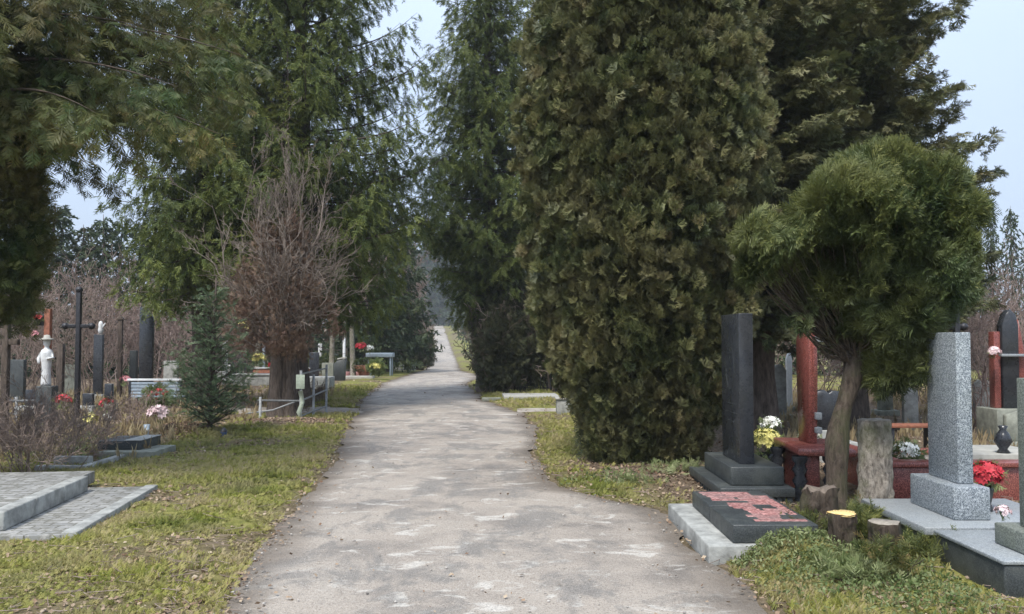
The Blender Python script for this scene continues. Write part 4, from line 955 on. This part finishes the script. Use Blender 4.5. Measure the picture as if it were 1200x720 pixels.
part('box', 'concrete', r, lambda b: (b.bbox(cx-.17, cx+.22, cy, cy+.05, -.03, .34, .006, t=.5), b.bbox(cx-.17, cx+.22, cy+.45, cy+.5, -.03, .34, .006), b.bbox(cx-.17, cx-.12, cy+.052, cy+.448, -.03, .335, .006), b.bbox(cx+.17, cx+.22, cy+.052, cy+.448, -.03, .335, .006)))
part('rim', 'concrete_pale', r, lambda b: (b.bbox(cx-.20, cx+.25, cy-.03, cy+.07, .342, .37, .005), b.bbox(cx-.20, cx-.10, cy+.072, cy+.53, .342, .37, .005), b.bbox(cx+.15, cx+.25, cy+.072, cy+.53, .342, .37, .005)))
part('soil', 'path', r, lambda b: b.box(cx-.12, cx+.17, cy+.05, cy+.45, 0, .28))
cx, cy = G(622, 470); r = mono('grave_slab', 'flat pale concrete slab lying in the grass in front of the iron fence', 'grave', (cx, cy, 0))
part('slab', 'concrete_pale', r, lambda b: b.bbox(cx-.75, cx+.75, cy-.1, cy+1.3, .0, .13, .01, rz=.05))
part('kerb', 'concrete_dark', r, lambda b: b.bbox(cx-1.3, cx-.8, cy-.25, cy-.1, .0, .10, .01, rz=.1))

# ------------------------------------------------------------------ left side near graves
# paved plot
a = G(185, 578); bL = G(90, 637)
r = mono('paved_plot', 'low paved grave platform of small grey tiles with a stone edging in the lower left', 'paving', (a[0]-1, (a[1]+bL[1])/2, 0))
xe0, ye0 = bL; xe1, ye1 = a; ang = math.atan2(ye1-ye0, xe1-xe0)-math.pi/2
ex = np.array([math.sin(-ang), math.cos(-ang)])
Lg = math.hypot(xe1-xe0, ye1-ye0)
def rbox(b, u0, u1, v0, v1, z0, z1, bev=.008):
    """u to the right of the plot's right edge (negative = left), v along it from the near corner"""
    n0 = len(b.v); b.bbox(u0, u1, v0, v1, z0, z1, bev)
    for q in range(n0, len(b.v)):
        V = b.v[q].astype(float); c, s_ = math.cos(ang), math.sin(ang)
        b.v[q] = np.stack([xe0+V[:, 0]*c-V[:, 1]*s_, ye0+V[:, 0]*s_+V[:, 1]*c, V[:, 2]], 1).astype(np.float32)
part('paving', 'pavers', r, lambda b: rbox(b, -3.6, -.122, 0, Lg, -.06, .072, .004))
part('edging', 'concrete', r, lambda b: [rbox(b, -.12, 0, i*Lg/3, (i+1)*Lg/3-.004, -.06, .09, .008) for i in range(3)])
r2 = mono('raised_plot', 'raised paved grave slab with rounded kerb stones on the tiled platform', 'grave', (a[0]-1.6, (a[1]+bL[1])/2, .072))
u1 = -.62
part('paving', 'pavers', r2, lambda b: rbox(b, -3.4, u1-.132, .32, Lg+.35, .073, .195, .004))
part('kerb', 'concrete', r2, lambda b: ([rbox(b, u1-.13, u1, .18+i*.62, .18+(i+1)*.62-.006, .073, .23, .014) for i in range(3)], [rbox(b, u1-.13-.6*(i+1), u1-.136-.6*i, .18, .31, .073, .215, .014) for i in range(4)]))
# small kerbed bed
cx, cy = G(100, 556)
r = mono('grave_kerb', 'small pale concrete grave bed with green and yellow plants behind the paved platform', 'grave', (cx, cy, 0))
part('kerb', 'concrete', r, lambda b: (b.bbox(cx-.62, cx, cy, cy+.09, -.03, .10, .01), b.bbox(cx-.09, cx, cy+.095, cy+1.1, -.03, .10, .01), b.bbox(cx-.55, cx-.1, cy+.3, cy+.4, .0, .17, .01)))
sprigs(93, 532, 150, .16, .22, 'low green and yellow plants inside the small concrete grave bed', 'weed', FAN_S, .07, 'bedding_plant', 'plant')
# black block on grey plinth
cx, cy = G(182, 541)
r = mono('grave_slab', 'small black stone block on a low grey concrete plinth left of the earth mound', 'grave', (cx-.4, cy+.3, 0))
part('plinth', 'concrete_dark', r, lambda b: b.bbox(cx-.75, cx-.02, cy-.02, cy+.75, -.05, .13, .01, rz=.0))
part('block', 'black_granite_rough', r, lambda b: b.bbox(cx-.86, cx-.28, cy+.18, cy+.85, .132, .25, .008))
part('cap', 'concrete', r, lambda b: b.bbox(cx-.50, cx-.27, cy+.17, cy+.86, .252, .262, .003))
# pink and white flowers on stalk pot
bouquet(W(186, 485, 13.9), .15, 26, .075, 'palepink', 'bunch of pink and white artificial flowers above the earth mound', leaf=20)
o = mono('vase', 'narrow blue grey plastic vase under the pink and white flowers', 'vase', (*W(172, 508, 13.6)[:2], 0.02)); cx, cy = W(172, 508, 13.6)[:2]
part('body', 'blue_grey', o, lambda q: q.lathe((cx, cy, 0.0), [(.001, 0), (.05, 0), (.03, .12), (.05, .28), (.04, .27), (.001, .25)], 12), True)
cx, cy = G(262, 516); o = mono('grave_lantern', 'small dark blue grave lantern at the foot of the young spruce', 'lantern', (cx, cy, .02))
part('body', 'plastic_blue', o, lambda q: q.lathe((cx, cy, 0.0), [(.001, 0), (.055, 0), (.05, .12), (.06, .13), (.001, .13)], 12), True)
part('lid', 'plastic_dark', o, lambda q: q.lathe((cx, cy, 0.13), [(.062, 0), (.05, .03), (.02, .07), (.001, .08)], 12), True)
bouquet(W(185, 465, 16.5), .22, 40, .03, 'red', 'small red flowers in a green bush in front of the bench', leaf=220)
bouquet(W(106, 492, 15.2), .13, 34, .05, 'yellow', 'bright yellow flowers right of the tall black cross', leaf=30)
bouquet(W(127, 490, 15.4), .09, 20, .05, 'white', 'small white flowers right of the yellow ones', leaf=14)
bouquet(W(74, 470, 15.6), .14, 40, .04, 'red', 'dusty red flowers left of the tall black cross', leaf=40)
bouquet(W(125, 474, 17.6), .15, 30, .04, 'red', 'dusty red flowers in front of the dark marker stones', leaf=40)
bouquet(W(147, 446, 20.2), .12, 26, .05, 'pink', 'small pinkish red flowers at the left end of the bench', leaf=16)
bouquet(W(46, 374, 16.2), .09, 26, .045, 'red', 'red flowers tied high to the rust coloured post', leaf=16)
bouquet(W(41, 392, 16.2), .06, 14, .04, 'pink', 'pinkish flowers tied lower on the rust coloured post', leaf=10)
bouquet(W(68, 505, 14.6), .04, 10, .03, 'white', 'tiny white flower low among the twigs near the rust coloured post', leaf=8)
# rust post with white statue
x, y = W(54, 400, 16.2)[:2]; zt = W(54, 362, 16.2)[2]
r = mono('wooden_post', 'rust coloured wooden memorial post behind the white figure', 'post', (x, y, 0))
part('post', 'rust', r, lambda b: b.bbox(x-.05, x+.06, y, y+.1, -.05, zt, .008))
part('cross_piece', 'iron', r, lambda b: b.bbox(x-.26, x-.052, y+.02, y+.08, zt-.32, zt-.1, .008))
zb = W(54, 452, 16)[2]; 
sx, sy = W(55, 400, 15.9)[:2]; r = mono('statue', 'small white stone figure with a round hat before the rust coloured post', 'statue', (sx, sy, 0))
part('pedestal', 'black_granite_rough', r, lambda b: (b.bbox(sx-.13, sx+.17, sy-.12, sy+.12, -.05, zb-.002, .01)))
def statue(b):
    H = .92
    b.lathe((sx, sy, zb), [(.001, 0), (.085, .0), (.09, .05), (.075, .3), (.095, .48), (.105, .60), (.09, .66), (.04, .70), (.038, .73), (.055, .76), (.062, .82), (.05, .88), (.001, .9)], 16)
    b.tube([(sx-.09, sy, zb+.62), (sx-.135, sy-.03, zb+.5), (sx-.09, sy-.1, zb+.42)], [.032, .03, .022], 8)
    b.tube([(sx+.09, sy, zb+.62), (sx+.14, sy-.03, zb+.52), (sx+.06, sy-.1, zb+.5)], [.032, .03, .022], 8)
part('figure', 'stone_white', r, statue, True)
part('hat', 'concrete_pale', r, lambda b: b.lathe((sx, sy, zb+.86), [(.001, .0), (.125, -.01), (.125, .01), (.06, .03), (.05, .08), (.001, .09)], 16), True)
# dark stele behind bench
x, y = W(172, 400, 21.8)[:2]; r = mono('stele', 'tall flat black stele with a slanted top behind the bench', 'gravestone', (x, y, 0)); zt = W(172, 360, 21.8)[2]; w = .17
part('slab', 'black_granite', r, lambda b: b.prism([(x-w, .2), (x+w, .2), (x+w, zt-.28), (x-.02, zt), (x-w, zt)], 1, y-.06, y+.06, .008))
part('base', 'concrete_dark', r, lambda b: b.bbox(x-.35, x+.35, y-.2, y+.2, -.05, .198, .01))
# bench
bx0 = W(152, 400, 20)[0]; bx1 = W(214, 400, 20)[0]; by = 20.0; ztop = W(160, 444, 20)[2]
r = mono('bench', 'light grey bench seen from behind, with a slatted back, left of the young spruce', 'bench', ((bx0+bx1)/2, by, 0))
part('backrest', 'blue_grey', r, lambda b: [b.bbox(bx0+.05, bx1-.05, by-.01, by+.01, ztop-.08-.075*i-.06, ztop-.08-.075*i, .004) for i in range(5)])
part('top_rail', 'white_paint', r, lambda b: b.bbox(bx0-.03, bx1+.03, by-.03, by+.03, ztop-.05, ztop, .006))
part('seat', 'blue_grey', r, lambda b: b.bbox(bx0, bx1, by+.04, by+.42, .28, .31, .005))
for q in (bx0, bx1-.05): part('leg', 'iron', r, lambda b: (b.bbox(q, q+.05, by-.025, by+.025, -.05, ztop-.052, .004), b.bbox(q, q+.05, by+.36, by+.41, -.05, .278, .004)))
# small dark markers and stones
for px, Yd, zt, w, l in [(105, 18.6, .44, .22, 'small square black headstone right of the tall black cross'), (129, 19.0, .62, .17, 'small upright black headstone left of the bench'), (44, 18.4, .52, .42, 'low black headstone left of the white figure'), (116, 22.5, 1.75, .24, 'dark upright stele with a pale ornament between the cross and the flat black stele')]:
    x, y = W(px, 400, Yd)[:2]; z0 = gzf(x, y); rr_ = mono('headstone', l, 'gravestone', (x, y, z0))
    part('slab', 'black_granite', rr_, lambda b: b.bbox(x-w/2, x+w/2, y-.05, y+.05, z0+.18, z0+zt, .01))
    part('base', 'concrete', rr_, lambda b: b.bbox(x-w*.75, x+w*.75, y-.16, y+.16, z0-.05, z0+.178, .01))
    if Yd > 22:
        part('ornament', 'stone_white', rr_, lambda b: (b.lathe((x+.04, y, z0+zt), [(.001, 0), (.05, .02), (.07, .12), (.05, .2), (.06, .27), (.04, .33), (.001, .36)], 10), b.tube([(x+.05, y, z0+zt+.15), (x+.16, y, z0+zt+.3)], [.03, .01], 6)), True)
x, y = W(141, 400, 24)[:2]; r = mono('wooden_post', 'thin weathered grave post between the pale ornament and the flat black stele', 'post', (x, y, 0))
part('post', 'bark', r, lambda b: b.bbox(x-.06, x+.06, y-.05, y+.05, -.05, 2.2, .01)); part('cap', 'bark', r, lambda b: b.prism([(x-.1, 2.2), (x+.1, 2.2), (x, 2.32)], 1, y-.07, y+.07, .004))
# pale low rails at left
x0, y0 = W(0, 400, 16.9)[:2]; x1 = W(60, 400, 16.9)[0]
r = mono('pipe_fence', 'low pale grey pipe railing around the graves at the left edge', 'fence', (x0, y0, 0))
part('rail', 'grey_paint', r, lambda b: (b.tube([(x0-.6, y0, .42), (x1, y0, .42)], .03, 8), b.tube([(x0-.6, y0, .17), (x1, y0, .17)], .02, 8)))
for q in (x0-.5, x0+.35, x1): part('post', 'grey_paint', r, lambda b: b.tube([(q, y0, -.05), (q, y0, .5)], .028, 8))
# pipe fence round the dead thuja
x0, y0 = W(300, 400, 16.9)[:2]; x1 = W(353, 400, 16.9)[0]; y2 = 19.0
r = mono('pipe_fence', 'grey pipe railing in front of the dying reddish arborvitae, one rail sagging', 'fence', (x1, y0, 0))
part('rail', 'grey_paint', r, lambda b: (b.tube([(x0+.05, y0, .43), (x1, y0, .42)], .02, 8), b.tube([(x0+.15, y0, .06), (x1, y0, .07)], .018, 8), b.tube([(x0-.25, y0+.05, .16), (x0+.35, y0, .24), (x1-.12, y0, .40)], .017, 8), b.tube([(x1, y0, .42), (x1+.05, y2, .52)], .02, 8), b.tube([(x1, y0, .12), (x1+.05, y2, .16)], .018, 8), b.tube([(x1, y0, .95), (x1+.05, y2, 1.0)], .016, 8)))
for qx, qy, h in ((x0+.1, y0, .5), (x1, y0, 1.02), (x1+.05, y2, 1.08), (x1+.02, y0+1, .9)): part('post', 'grey_paint', r, lambda b: b.tube([(qx, qy, -.25), (qx, qy, h)], .026, 8))
part('panel', 'pale_green', r, lambda b: b.bbox(x1-.085, x1+.085, y0-.045, y0-.03, .66, .94, .004))
part('tie', 'pale_green', r, lambda b: b.tube([(x1, y0-.04, .62), (x1+.05, y0-.05, .4), (x1-.02, y0-.05, .2), (x1+.03, y0-.04, .05)], [.05, .04, .05, .03], 8), True)
# middle distance left: graves beyond the path
def block(px, py, Yd, w, h, d, mat, label, name='grave_slab', cat='grave', cap=None, z=0):
    x, y = W(px, 400, Yd)[:2]; z0 = gzf(x, y)
    r = mono(name, label, cat, (x, y, z0)); part('slab', mat, r, lambda b: b.bbox(x-w/2, x+w/2, y, y+d, z0-.05, z0+h, .012))
    if cap: part('cap', cap, r, lambda b: b.bbox(x-w/2-.03, x+w/2+.03, y-.03, y+d+.03, z0+h+.002, z0+h+.05, .01))
    return r
x, y = W(398, 400, 34)[:2]; r = mono('headstone', 'dark green headstone with a pale slanted top left of the road', 'gravestone', (x, y, 0))
part('slab', 'black_granite_rough', r, lambda b: b.prism([(x-.2, -.1), (x+.22, -.1), (x+.27, .9), (x-.05, .85), (x-.25, .65)], 1, y-.1, y+.1, .01))
part('cap', 'concrete_pale', r, lambda b: b.prism([(x-.08, .86), (x+.27, .91), (x+.27, .98), (x-.06, .92)], 1, y-.12, y+.12, .006))
cx, cy = W(427, 400, 37)[:2]; r = mono('planter', 'dark bowl planter with a clipped bush left of the road', 'planter', (cx, cy, 0))
part('bowl', 'rust', r, lambda b: b.lathe((cx, cy, 0), [(.001, 0), (.22, 0), (.2, .1), (.45, .55), (.4, .55), (.001, .5)], 16), True)
fo = MB(); n = 260; d = rdir(n); fo.scatter(FAN_S, np.array([cx, cy, .55])+d*np.array([.42, .42, .22]), basis(d, rdir(n)), np.full((n, 3), .16), rng.uniform(0, .5, n)); fo.build('bush', M['topiary'], r)
bouquet(W(423, 407, 38.5), .24, 90, .07, 'red', 'round red wreath standing left of the road in the middle distance', leaf=20, name='wreath', cat='wreath')
bouquet(W(433, 409, 38.7), .2, 60, .06, 'white', 'white wreath beside the red wreath', leaf=20, name='wreath', cat='wreath')
bouquet(W(441, 430, 35), .30, 120, .07, 'yellow', 'yellow green low bush right of the dark bowl planter', leaf=260, zr=.5, name='garden_bush', cat='bush')
x, y = W(446, 400, 39.5)[:2]; r = mono('table', 'pale blue grey metal table left of the road beyond the wreaths', 'table', (x, y, 0))
part('table_top', 'blue_grey', r, lambda b: b.bbox(x-.62, x+.6, y-.4, y+.4, .86, 1.06, .02))
for sx_ in (-.5, .5):
    for sy_ in (-.3, .3): part('leg', 'blue_grey', r, lambda b: b.bbox(x+sx_-.03, x+sx_+.03, y+sy_-.03, y+sy_+.03, -.05, .858, .005))
block(416, 441, 36, 1.5, .10, .6, 'concrete_pale', 'pale concrete grave kerb in the grass before the bowl planter')
block(410, 437, 38, 1.0, .22, .6, 'pink_granite', 'pinkish grave slab behind the dark green headstone')
for px, Yd, w, h, mt, l in [(368, 27, 1.0, .42, 'concrete', 'grey concrete grave enclosure between the pipe fence and the dark green headstone'), (296, 30, 1.6, .35, 'concrete', 'low grey grave kerb behind the young spruce'), (375, 45, 2.6, .7, 'concrete_pale', 'long pale grave wall far left beyond the dying arborvitae'), (330, 36, 2.4, .4, 'rust', 'reddish grave edging behind the dying arborvitae'), (470, 52, 1.6, .25, 'concrete', 'small grey kerb at the left verge farther along the road'), (250, 36, 1.8, .5, 'concrete', 'grey grave wall behind the young spruce, left side')]:
    block(px, 0, Yd, w, h, .8, mt, l, cap='concrete' if w > 1.5 else None)
for px, Yd, h, w, mt, l in [(20, 21, 1.1, .35, 'black_granite_rough', 'dark headstone left of the white figure near the left edge'), (70, 22, 1.5, .16, 'bark', 'thin dark post between the white figure and the tall black cross'), (84, 24, .9, .45, 'concrete_dark', 'mossy grey headstone behind the tall black cross'), (200, 25, 1.0, .4, 'concrete', 'pale grey headstone above the bench, left of the young spruce'), (156, 25, 1.3, .2, 'black_granite_rough', 'slim dark headstone just left of the flat black stele'), (345, 33, 1.2, .35, 'black_granite_rough', 'dark headstone directly behind the dying arborvitae'), (384, 30, .8, .4, 'concrete_dark', 'mossy headstone beside the dirt path'), (415, 48, 1.2, .4, 'black_granite', 'dark headstone beyond the bowl planter'), (455, 50, .9, .4, 'concrete', 'grey headstone right of the blue grey table'), (403, 37.5, 1.75, .10, 'white_paint', 'slim white post behind the dark green headstone'), (263, 31, 1.6, .16, 'white_paint', 'white upright marker right of the young spruce'), (395, 42, 1.0, .22, 'white_paint', 'short white marker left of the dark green headstone'), (375, 43, 1.5, .18, 'stone_white', 'small white marker under the spruces'), (277, 33, 1.3, .45, 'black_granite', 'dark headstone behind the yellow and white flowers'), (368, 36, 1.1, .4, 'black_granite', 'dark headstone right of the dying arborvitae'), (285, 42, 1.8, .35, 'black_granite', 'tall dark headstone far behind the young spruce'), (360, 50, 1.6, .5, 'concrete_dark', 'far grey headstone under the left spruces'), (309, 44, 1.5, .12, 'blue_grey', 'thin bluish post under the left spruces')]:
    block(px, 0, Yd, w, h, .14, mt, l, 'headstone' if w > .13 else 'grave_post', 'gravestone' if w > .13 else 'post')
bouquet(W(288, 384, 30), .28, 60, .09, 'yellow', 'cream and yellow flowers on a tall stand behind the young spruce', leaf=60)
bouquet(W(303, 420, 30), .22, 50, .08, 'yellow', 'yellow flowers low behind the young spruce', leaf=80)
bouquet(W(322, 428, 29), .2, 40, .07, 'red', 'red flowers on the low kerb left of the dying arborvitae', leaf=30, zr=.4)
bouquet(W(353, 418, 40), .22, 30, .08, 'white', 'white flowers right of the dying arborvitae', leaf=30)

# hedge strip
def hedge(px0, px1, Yd, h, label):
    x0 = W(px0, 400, Yd)[0]; x1 = W(px1, 400, Yd)[0]; n = 900; fo = MB()
    p = np.stack([rng.uniform(x0, x1, n), Yd+rng.uniform(-.3, .3, n), rng.uniform(0, h, n)], 1); d = rdir(n, .4)
    fo.scatter(FAN_S, p, basis(d, rdir(n)), np.full((n, 3), .22), rng.uniform(.1, .7, n)); tag(fo.build('hedge', M['topiary'], origin=((x0+x1)/2, Yd, 0)), label, 'hedge')
hedge(352, 412, 41, .85, 'low dark green hedge beyond the dying arborvitae')

# ------------------------------------------------------------------ grass, litter, weeds
def grass():
    n = 230000
    y = 4.2*(30/4.2)**(rng.random(n)**1.0); x = rng.uniform(-1, 1, n)*(.66*y+.4)
    d = off_road(x, y); dm = dirtmask(x, y)
    nn = fbm(x*3.5, y*3.5, 61)
    p = np.clip(1-dm*1.0, .04, 1)*np.clip((nn-.30)*3.6, .06, 1)
    dj = d+.10*(vn(x*6, y*6, 3)-.5)
    pathm = (np.abs(y-19.5) < .85) & (x > -7) & (x < 1.6)
    # not on stones
    blk = ((x > 1.35) & (x < 2.3) & (y > 6.17) & (y < 7.8)) | ((x > 2.95) & (y > 5.2) & (y < 7.6)) | ((x > 1.95) & (y > 8.2)) | pathm
    c, s_ = math.cos(ang), math.sin(ang); ux = (x-xe0)*c+(y-ye0)*s_; uy = -(x-xe0)*s_+(y-ye0)*c
    blk |= (ux < .01) & (uy > -.01) & (uy < Lg+.4) & (ux > -3.7)
    keep = (rng.random(n) < p) & (dj > .03) & ~blk
    x, y, nn = x[keep], y[keep], nn[keep]; m = len(x)
    z = gz(x, y); sc = (.029+.025*vn(x*2, y*2, 5))*(1+.045*(y-4.2))
    S = np.stack([sc*1.2, sc*1.2, sc*rng.uniform(.35, 1.25, m)*(.7+.9*vn(x*3+9, y*3, 8))], 1)
    t = np.clip(.57+1.3*(fbm(x*1.1, y*1.1, 71)-.5)+rng.normal(0, .17, m), 0, 1)
    b = MB().scatter(TUFT, np.stack([x, y, z], 1), Rz(rng.uniform(0, 6.28, m)), S, t)
    tag(b.build('grass', M['grass']), kind='stuff')
grass()
def litter():
    n = 60000
    y = 4.2*(34/4.2)**rng.random(n); x = rng.uniform(-1, 1, n)*(.66*y+.4)
    d = off_road(x, y); dm = dirtmask(x, y)
    p = np.where(d > 0, .12+.75*dm+.9*np.clip((fbm(x*.8+5, y*.8, 19)-.5)*5, 0, 1), .0)+np.exp(-(d/.09)**2)*.4+np.where((d < 0), .012, 0)+np.exp(-(d/.3)**2)*.12
    p = p*np.clip((fbm(x*4, y*4, 13)-.2)*2.4, .1, 1)
    keep = rng.random(n) < p; x, y, d = x[keep], y[keep], d[keep]; m = len(x)
    z = np.where(d < 0, prof(y)+.034, gz(x, y)+.012)
    a = rng.normal(0, .45, (m, 3)); nrm = np.tile([0, 0, 1.], (m, 1))+a
    sc = rng.uniform(.012, .034, m)*(1+.03*(y-4))
    b = MB().scatter(LEAF, np.stack([x, y, z], 1), basis(np.cross(nrm, rdir(m)), nrm), np.repeat(sc[:, None], 3, 1), rng.random(m))
    tag(b.build('fallen_leaves', M['litter']), kind='stuff')
    # fine twigs on the soil
    m = 3800; y = 4.6*(26/4.6)**rng.random(m); x = rng.uniform(-1, 1, m)*(.66*y); k = (off_road(x, y) > -.05) & (rng.random(m) < .25+dirtmask(x, y)); x, y = x[k], y[k]; m = len(x)
    aa = rng.uniform(0, 6.28, m); l = rng.uniform(.04, .22, m); s = np.linspace(-.5, .5, 4); bend = rng.normal(0, .15, m)
    P = np.stack([x[:, None]+np.cos(aa)[:, None]*l[:, None]*s-np.sin(aa)[:, None]*(bend*l)[:, None]*s**2, y[:, None]+np.sin(aa)[:, None]*l[:, None]*s+np.cos(aa)[:, None]*(bend*l)[:, None]*s**2, (gz(x, y)+.02)[:, None]+0*s+rng.uniform(0, .02, (m, 1))], -1)
    b = MB().tubes(P, np.full((m, 4), .0028), 3, rng.uniform(.2, 1, m)); tag(b.build('fallen_twigs', M['twig']), kind='stuff')
litter()
def weeds():
    b = MB()
    def patch(cx, cy, sx, sy, n, sc, tb=.5):
        x = rng.normal(cx, sx, n); y = rng.normal(cy, sy, n); k = (off_road(x, y) > .03) & ~((x > 2.85) & (y > 4.9)) & ~((x < 2.28) & (x > 1.38) & (y > 6.1)); x, y = x[k], y[k]; m = len(x)
        d = rdir(m, .7); b.scatter(LEAF, np.stack([x, y, gz(x, y)+rng.uniform(.0, .09, m)], 1), basis(d, rdir(m, .5)), np.stack([sc*rng.uniform(.4, .9, m), sc*rng.uniform(.8, 1.8, m), np.full(m, sc)], 1), np.clip(rng.normal(tb, .22, m), 0, 1))
    patch(2.3, 5.75, .33, .3, 3200, .024, .5); patch(2.0, 5.9, .25, .2, 900, .02, .6); patch(1.85, 6.03, .2, .05, 900, .022, .5); patch(2.45, 5.2, .3, .3, 1500, .022, .45)
    patch(1.75, 9.35, .25, .15, 500, .04, .6); patch(1.3, 9.6, .5, .2, 350, .03, .5); patch(-6.6, 11.6, .7, .5, 900, .03, .4)
    tag(b.build('ground_cover', M['weed']), kind='stuff')
    # dry grass among the graves
    n = 9000; x = np.concatenate([rng.uniform(-13, -5, n//2), rng.uniform(4, 13, n//2)]); y = rng.uniform(11, 26, n); k = (rng.random(n) < np.clip((fbm(x, y, 91)-.35)*3, .03, 1)) & ~((x > 3.6) & (x < 5.7) & (y < 10.1)); x, y = x[k], y[k]; m = len(x)
    h = rng.uniform(.08, .34, m); b = MB().scatter(TUFT, np.stack([x, y, gz(x, y)], 1), Rz(rng.uniform(0, 6.28, m)), np.stack([h*.35, h*.35, h], 1), np.clip(rng.normal(.35, .25, m), 0, 1))
    tag(b.build('dry_grass', M['straw']), kind='stuff')
weeds()
def gravel():
    bm = bmesh.new(); bmesh.ops.create_icosphere(bm, subdivisions=1, radius=1); v = np.array([q.co[:] for q in bm.verts]); v *= rng.uniform(.75, 1.15, (len(v), 1)); f = np.array([[q.index for q in p.verts] for p in bm.faces]); bm.free()
    n = 26000; y = 4.4*(24/4.4)**rng.random(n); x = rng.uniform(-1, 1, n)*(.66*y+.2); d = off_road(x, y)
    k = rng.random(n) < np.where(d < .05, .10+.8*np.exp(-(d/.16)**2), .0)*np.clip((fbm(x*2, y*2, 44)-.3)*3, .05, 1); x, y = x[k], y[k]; m = len(x)
    sc = .004+.009*rng.random(m)**3; S = np.stack([sc, sc*rng.uniform(.7, 1.2, m), sc*.6], 1)
    b = MB().scatter((v, [f]), np.stack([x, y, prof(y)+.022+sc*.3], 1), Rz(rng.uniform(0, 6.28, m)), S, rng.random(m)); tag(b.build('gravel', M['gravel']), kind='stuff')
gravel()
# leaves on the earth mounds
def moundleaves():
    b = MB()
    for mx, my, sx, sy, hh in MOUNDS[:1]+MOUNDS[3:]:
        n = 1500; x = rng.normal(mx, sx*.6, n); y = rng.normal(my, sy*.6, n); k = off_road(x, y) > .05; x, y = x[k], y[k]; m = len(x); nr = np.tile([0, 0, 1.], (m, 1))+rng.normal(0, .5, (m, 3))
        b.scatter(LEAF, np.stack([x, y, gz(x, y)+.012], 1), basis(np.cross(nr, rdir(m)), nr), np.repeat(rng.uniform(.02, .045, m)[:, None], 3, 1), rng.random(m)*.8)
    tag(b.build('leaf_pile', M['litter']), kind='stuff')
moundleaves()

# ------------------------------------------------------------------ haze, light, sky
HAZE = 0.0007
if HAZE:
    b = MB().box(-1000, 1000, -70, 1450, -4, 45)
    m = bpy.data.materials.new('haze'); m.use_nodes = True; nt = m.node_tree; nt.nodes.clear(); out = nt.nodes.new('ShaderNodeOutputMaterial')
    v = nt.nodes.new('ShaderNodeVolumePrincipled'); v.inputs['Density'].default_value = HAZE; v.inputs['Color'].default_value = (.80, .87, .95, 1); v.inputs['Anisotropy'].default_value = 0
    nt.links.new(v.outputs[0], out.inputs['Volume']); o = b.build('haze', m); tag(o, kind='stuff')
w = bpy.data.worlds.new('World'); SC.world = w; w.use_nodes = True; nt = w.node_tree; bg = nt.nodes['Background']
sky = nt.nodes.new('ShaderNodeTexSky'); sky.sky_type = 'NISHITA'; sky.sun_disc = False
EL, AZ = 58, 205      # sun behind the camera
sky.sun_elevation = rad(EL); sky.sun_rotation = rad(AZ); sky.dust_density = 3.0; sky.air_density = 1.0; sky.ozone_density = 1.0
# thin overcast: cloud layer whitens the blue
tc = nt.nodes.new('ShaderNodeTexCoord'); nz = N(nt, 'ShaderNodeTexNoise', Scale=1.6, Detail=4.0); nt.links.new(tc.outputs['Generated'], nz.inputs[0])
fc = ramp(nt, nz.outputs['Fac'], [(.3, (.62,)*3), (.7, (.88,)*3)])
c = mix(nt, fc, sky.outputs[0], (4.7, 5.6, 7.1))
sx = nt.nodes.new('ShaderNodeSeparateXYZ'); nt.links.new(tc.outputs['Generated'], sx.inputs[0])
# an overcast sky is brighter overhead than at the horizon
c = mix(nt, 1.0, c, ramp(nt, sx.outputs['Z'], [(.0, (.58,)*3), (.35, (.78,)*3), (.9, (1.0,)*3)]), 'MULTIPLY'); nt.links.new(c, bg.inputs[0]); bg.inputs[1].default_value = .09
sl = bpy.data.lights.new('sun', 'SUN'); so = bpy.data.objects.new('sun', sl); COL.objects.link(so)
sl.energy = 1.5; sl.angle = rad(12); sl.color = (1, .96, .90)
# direction to the sun: rotation 0 = +Y, clockwise
dx, dy, dz = math.sin(rad(AZ))*math.cos(rad(EL)), math.cos(rad(AZ))*math.cos(rad(EL)), math.sin(rad(EL))
so.rotation_euler = Vector((dx, dy, dz)).to_track_quat('Z', 'Y').to_euler(); so.location = (0, 0, 30)
vs = SC.view_settings; vs.view_transform = 'Standard'; vs.look = 'None'; vs.exposure = 1.45; vs.gamma = 1
SC.display_settings.display_device = 'sRGB'
cy = SC.cycles; cy.max_bounces = 6; cy.diffuse_bounces = 3; cy.glossy_bounces = 3; cy.transmission_bounces = 3; cy.volume_bounces = 0; cy.transparent_max_bounces = 4; cy.use_denoising = True
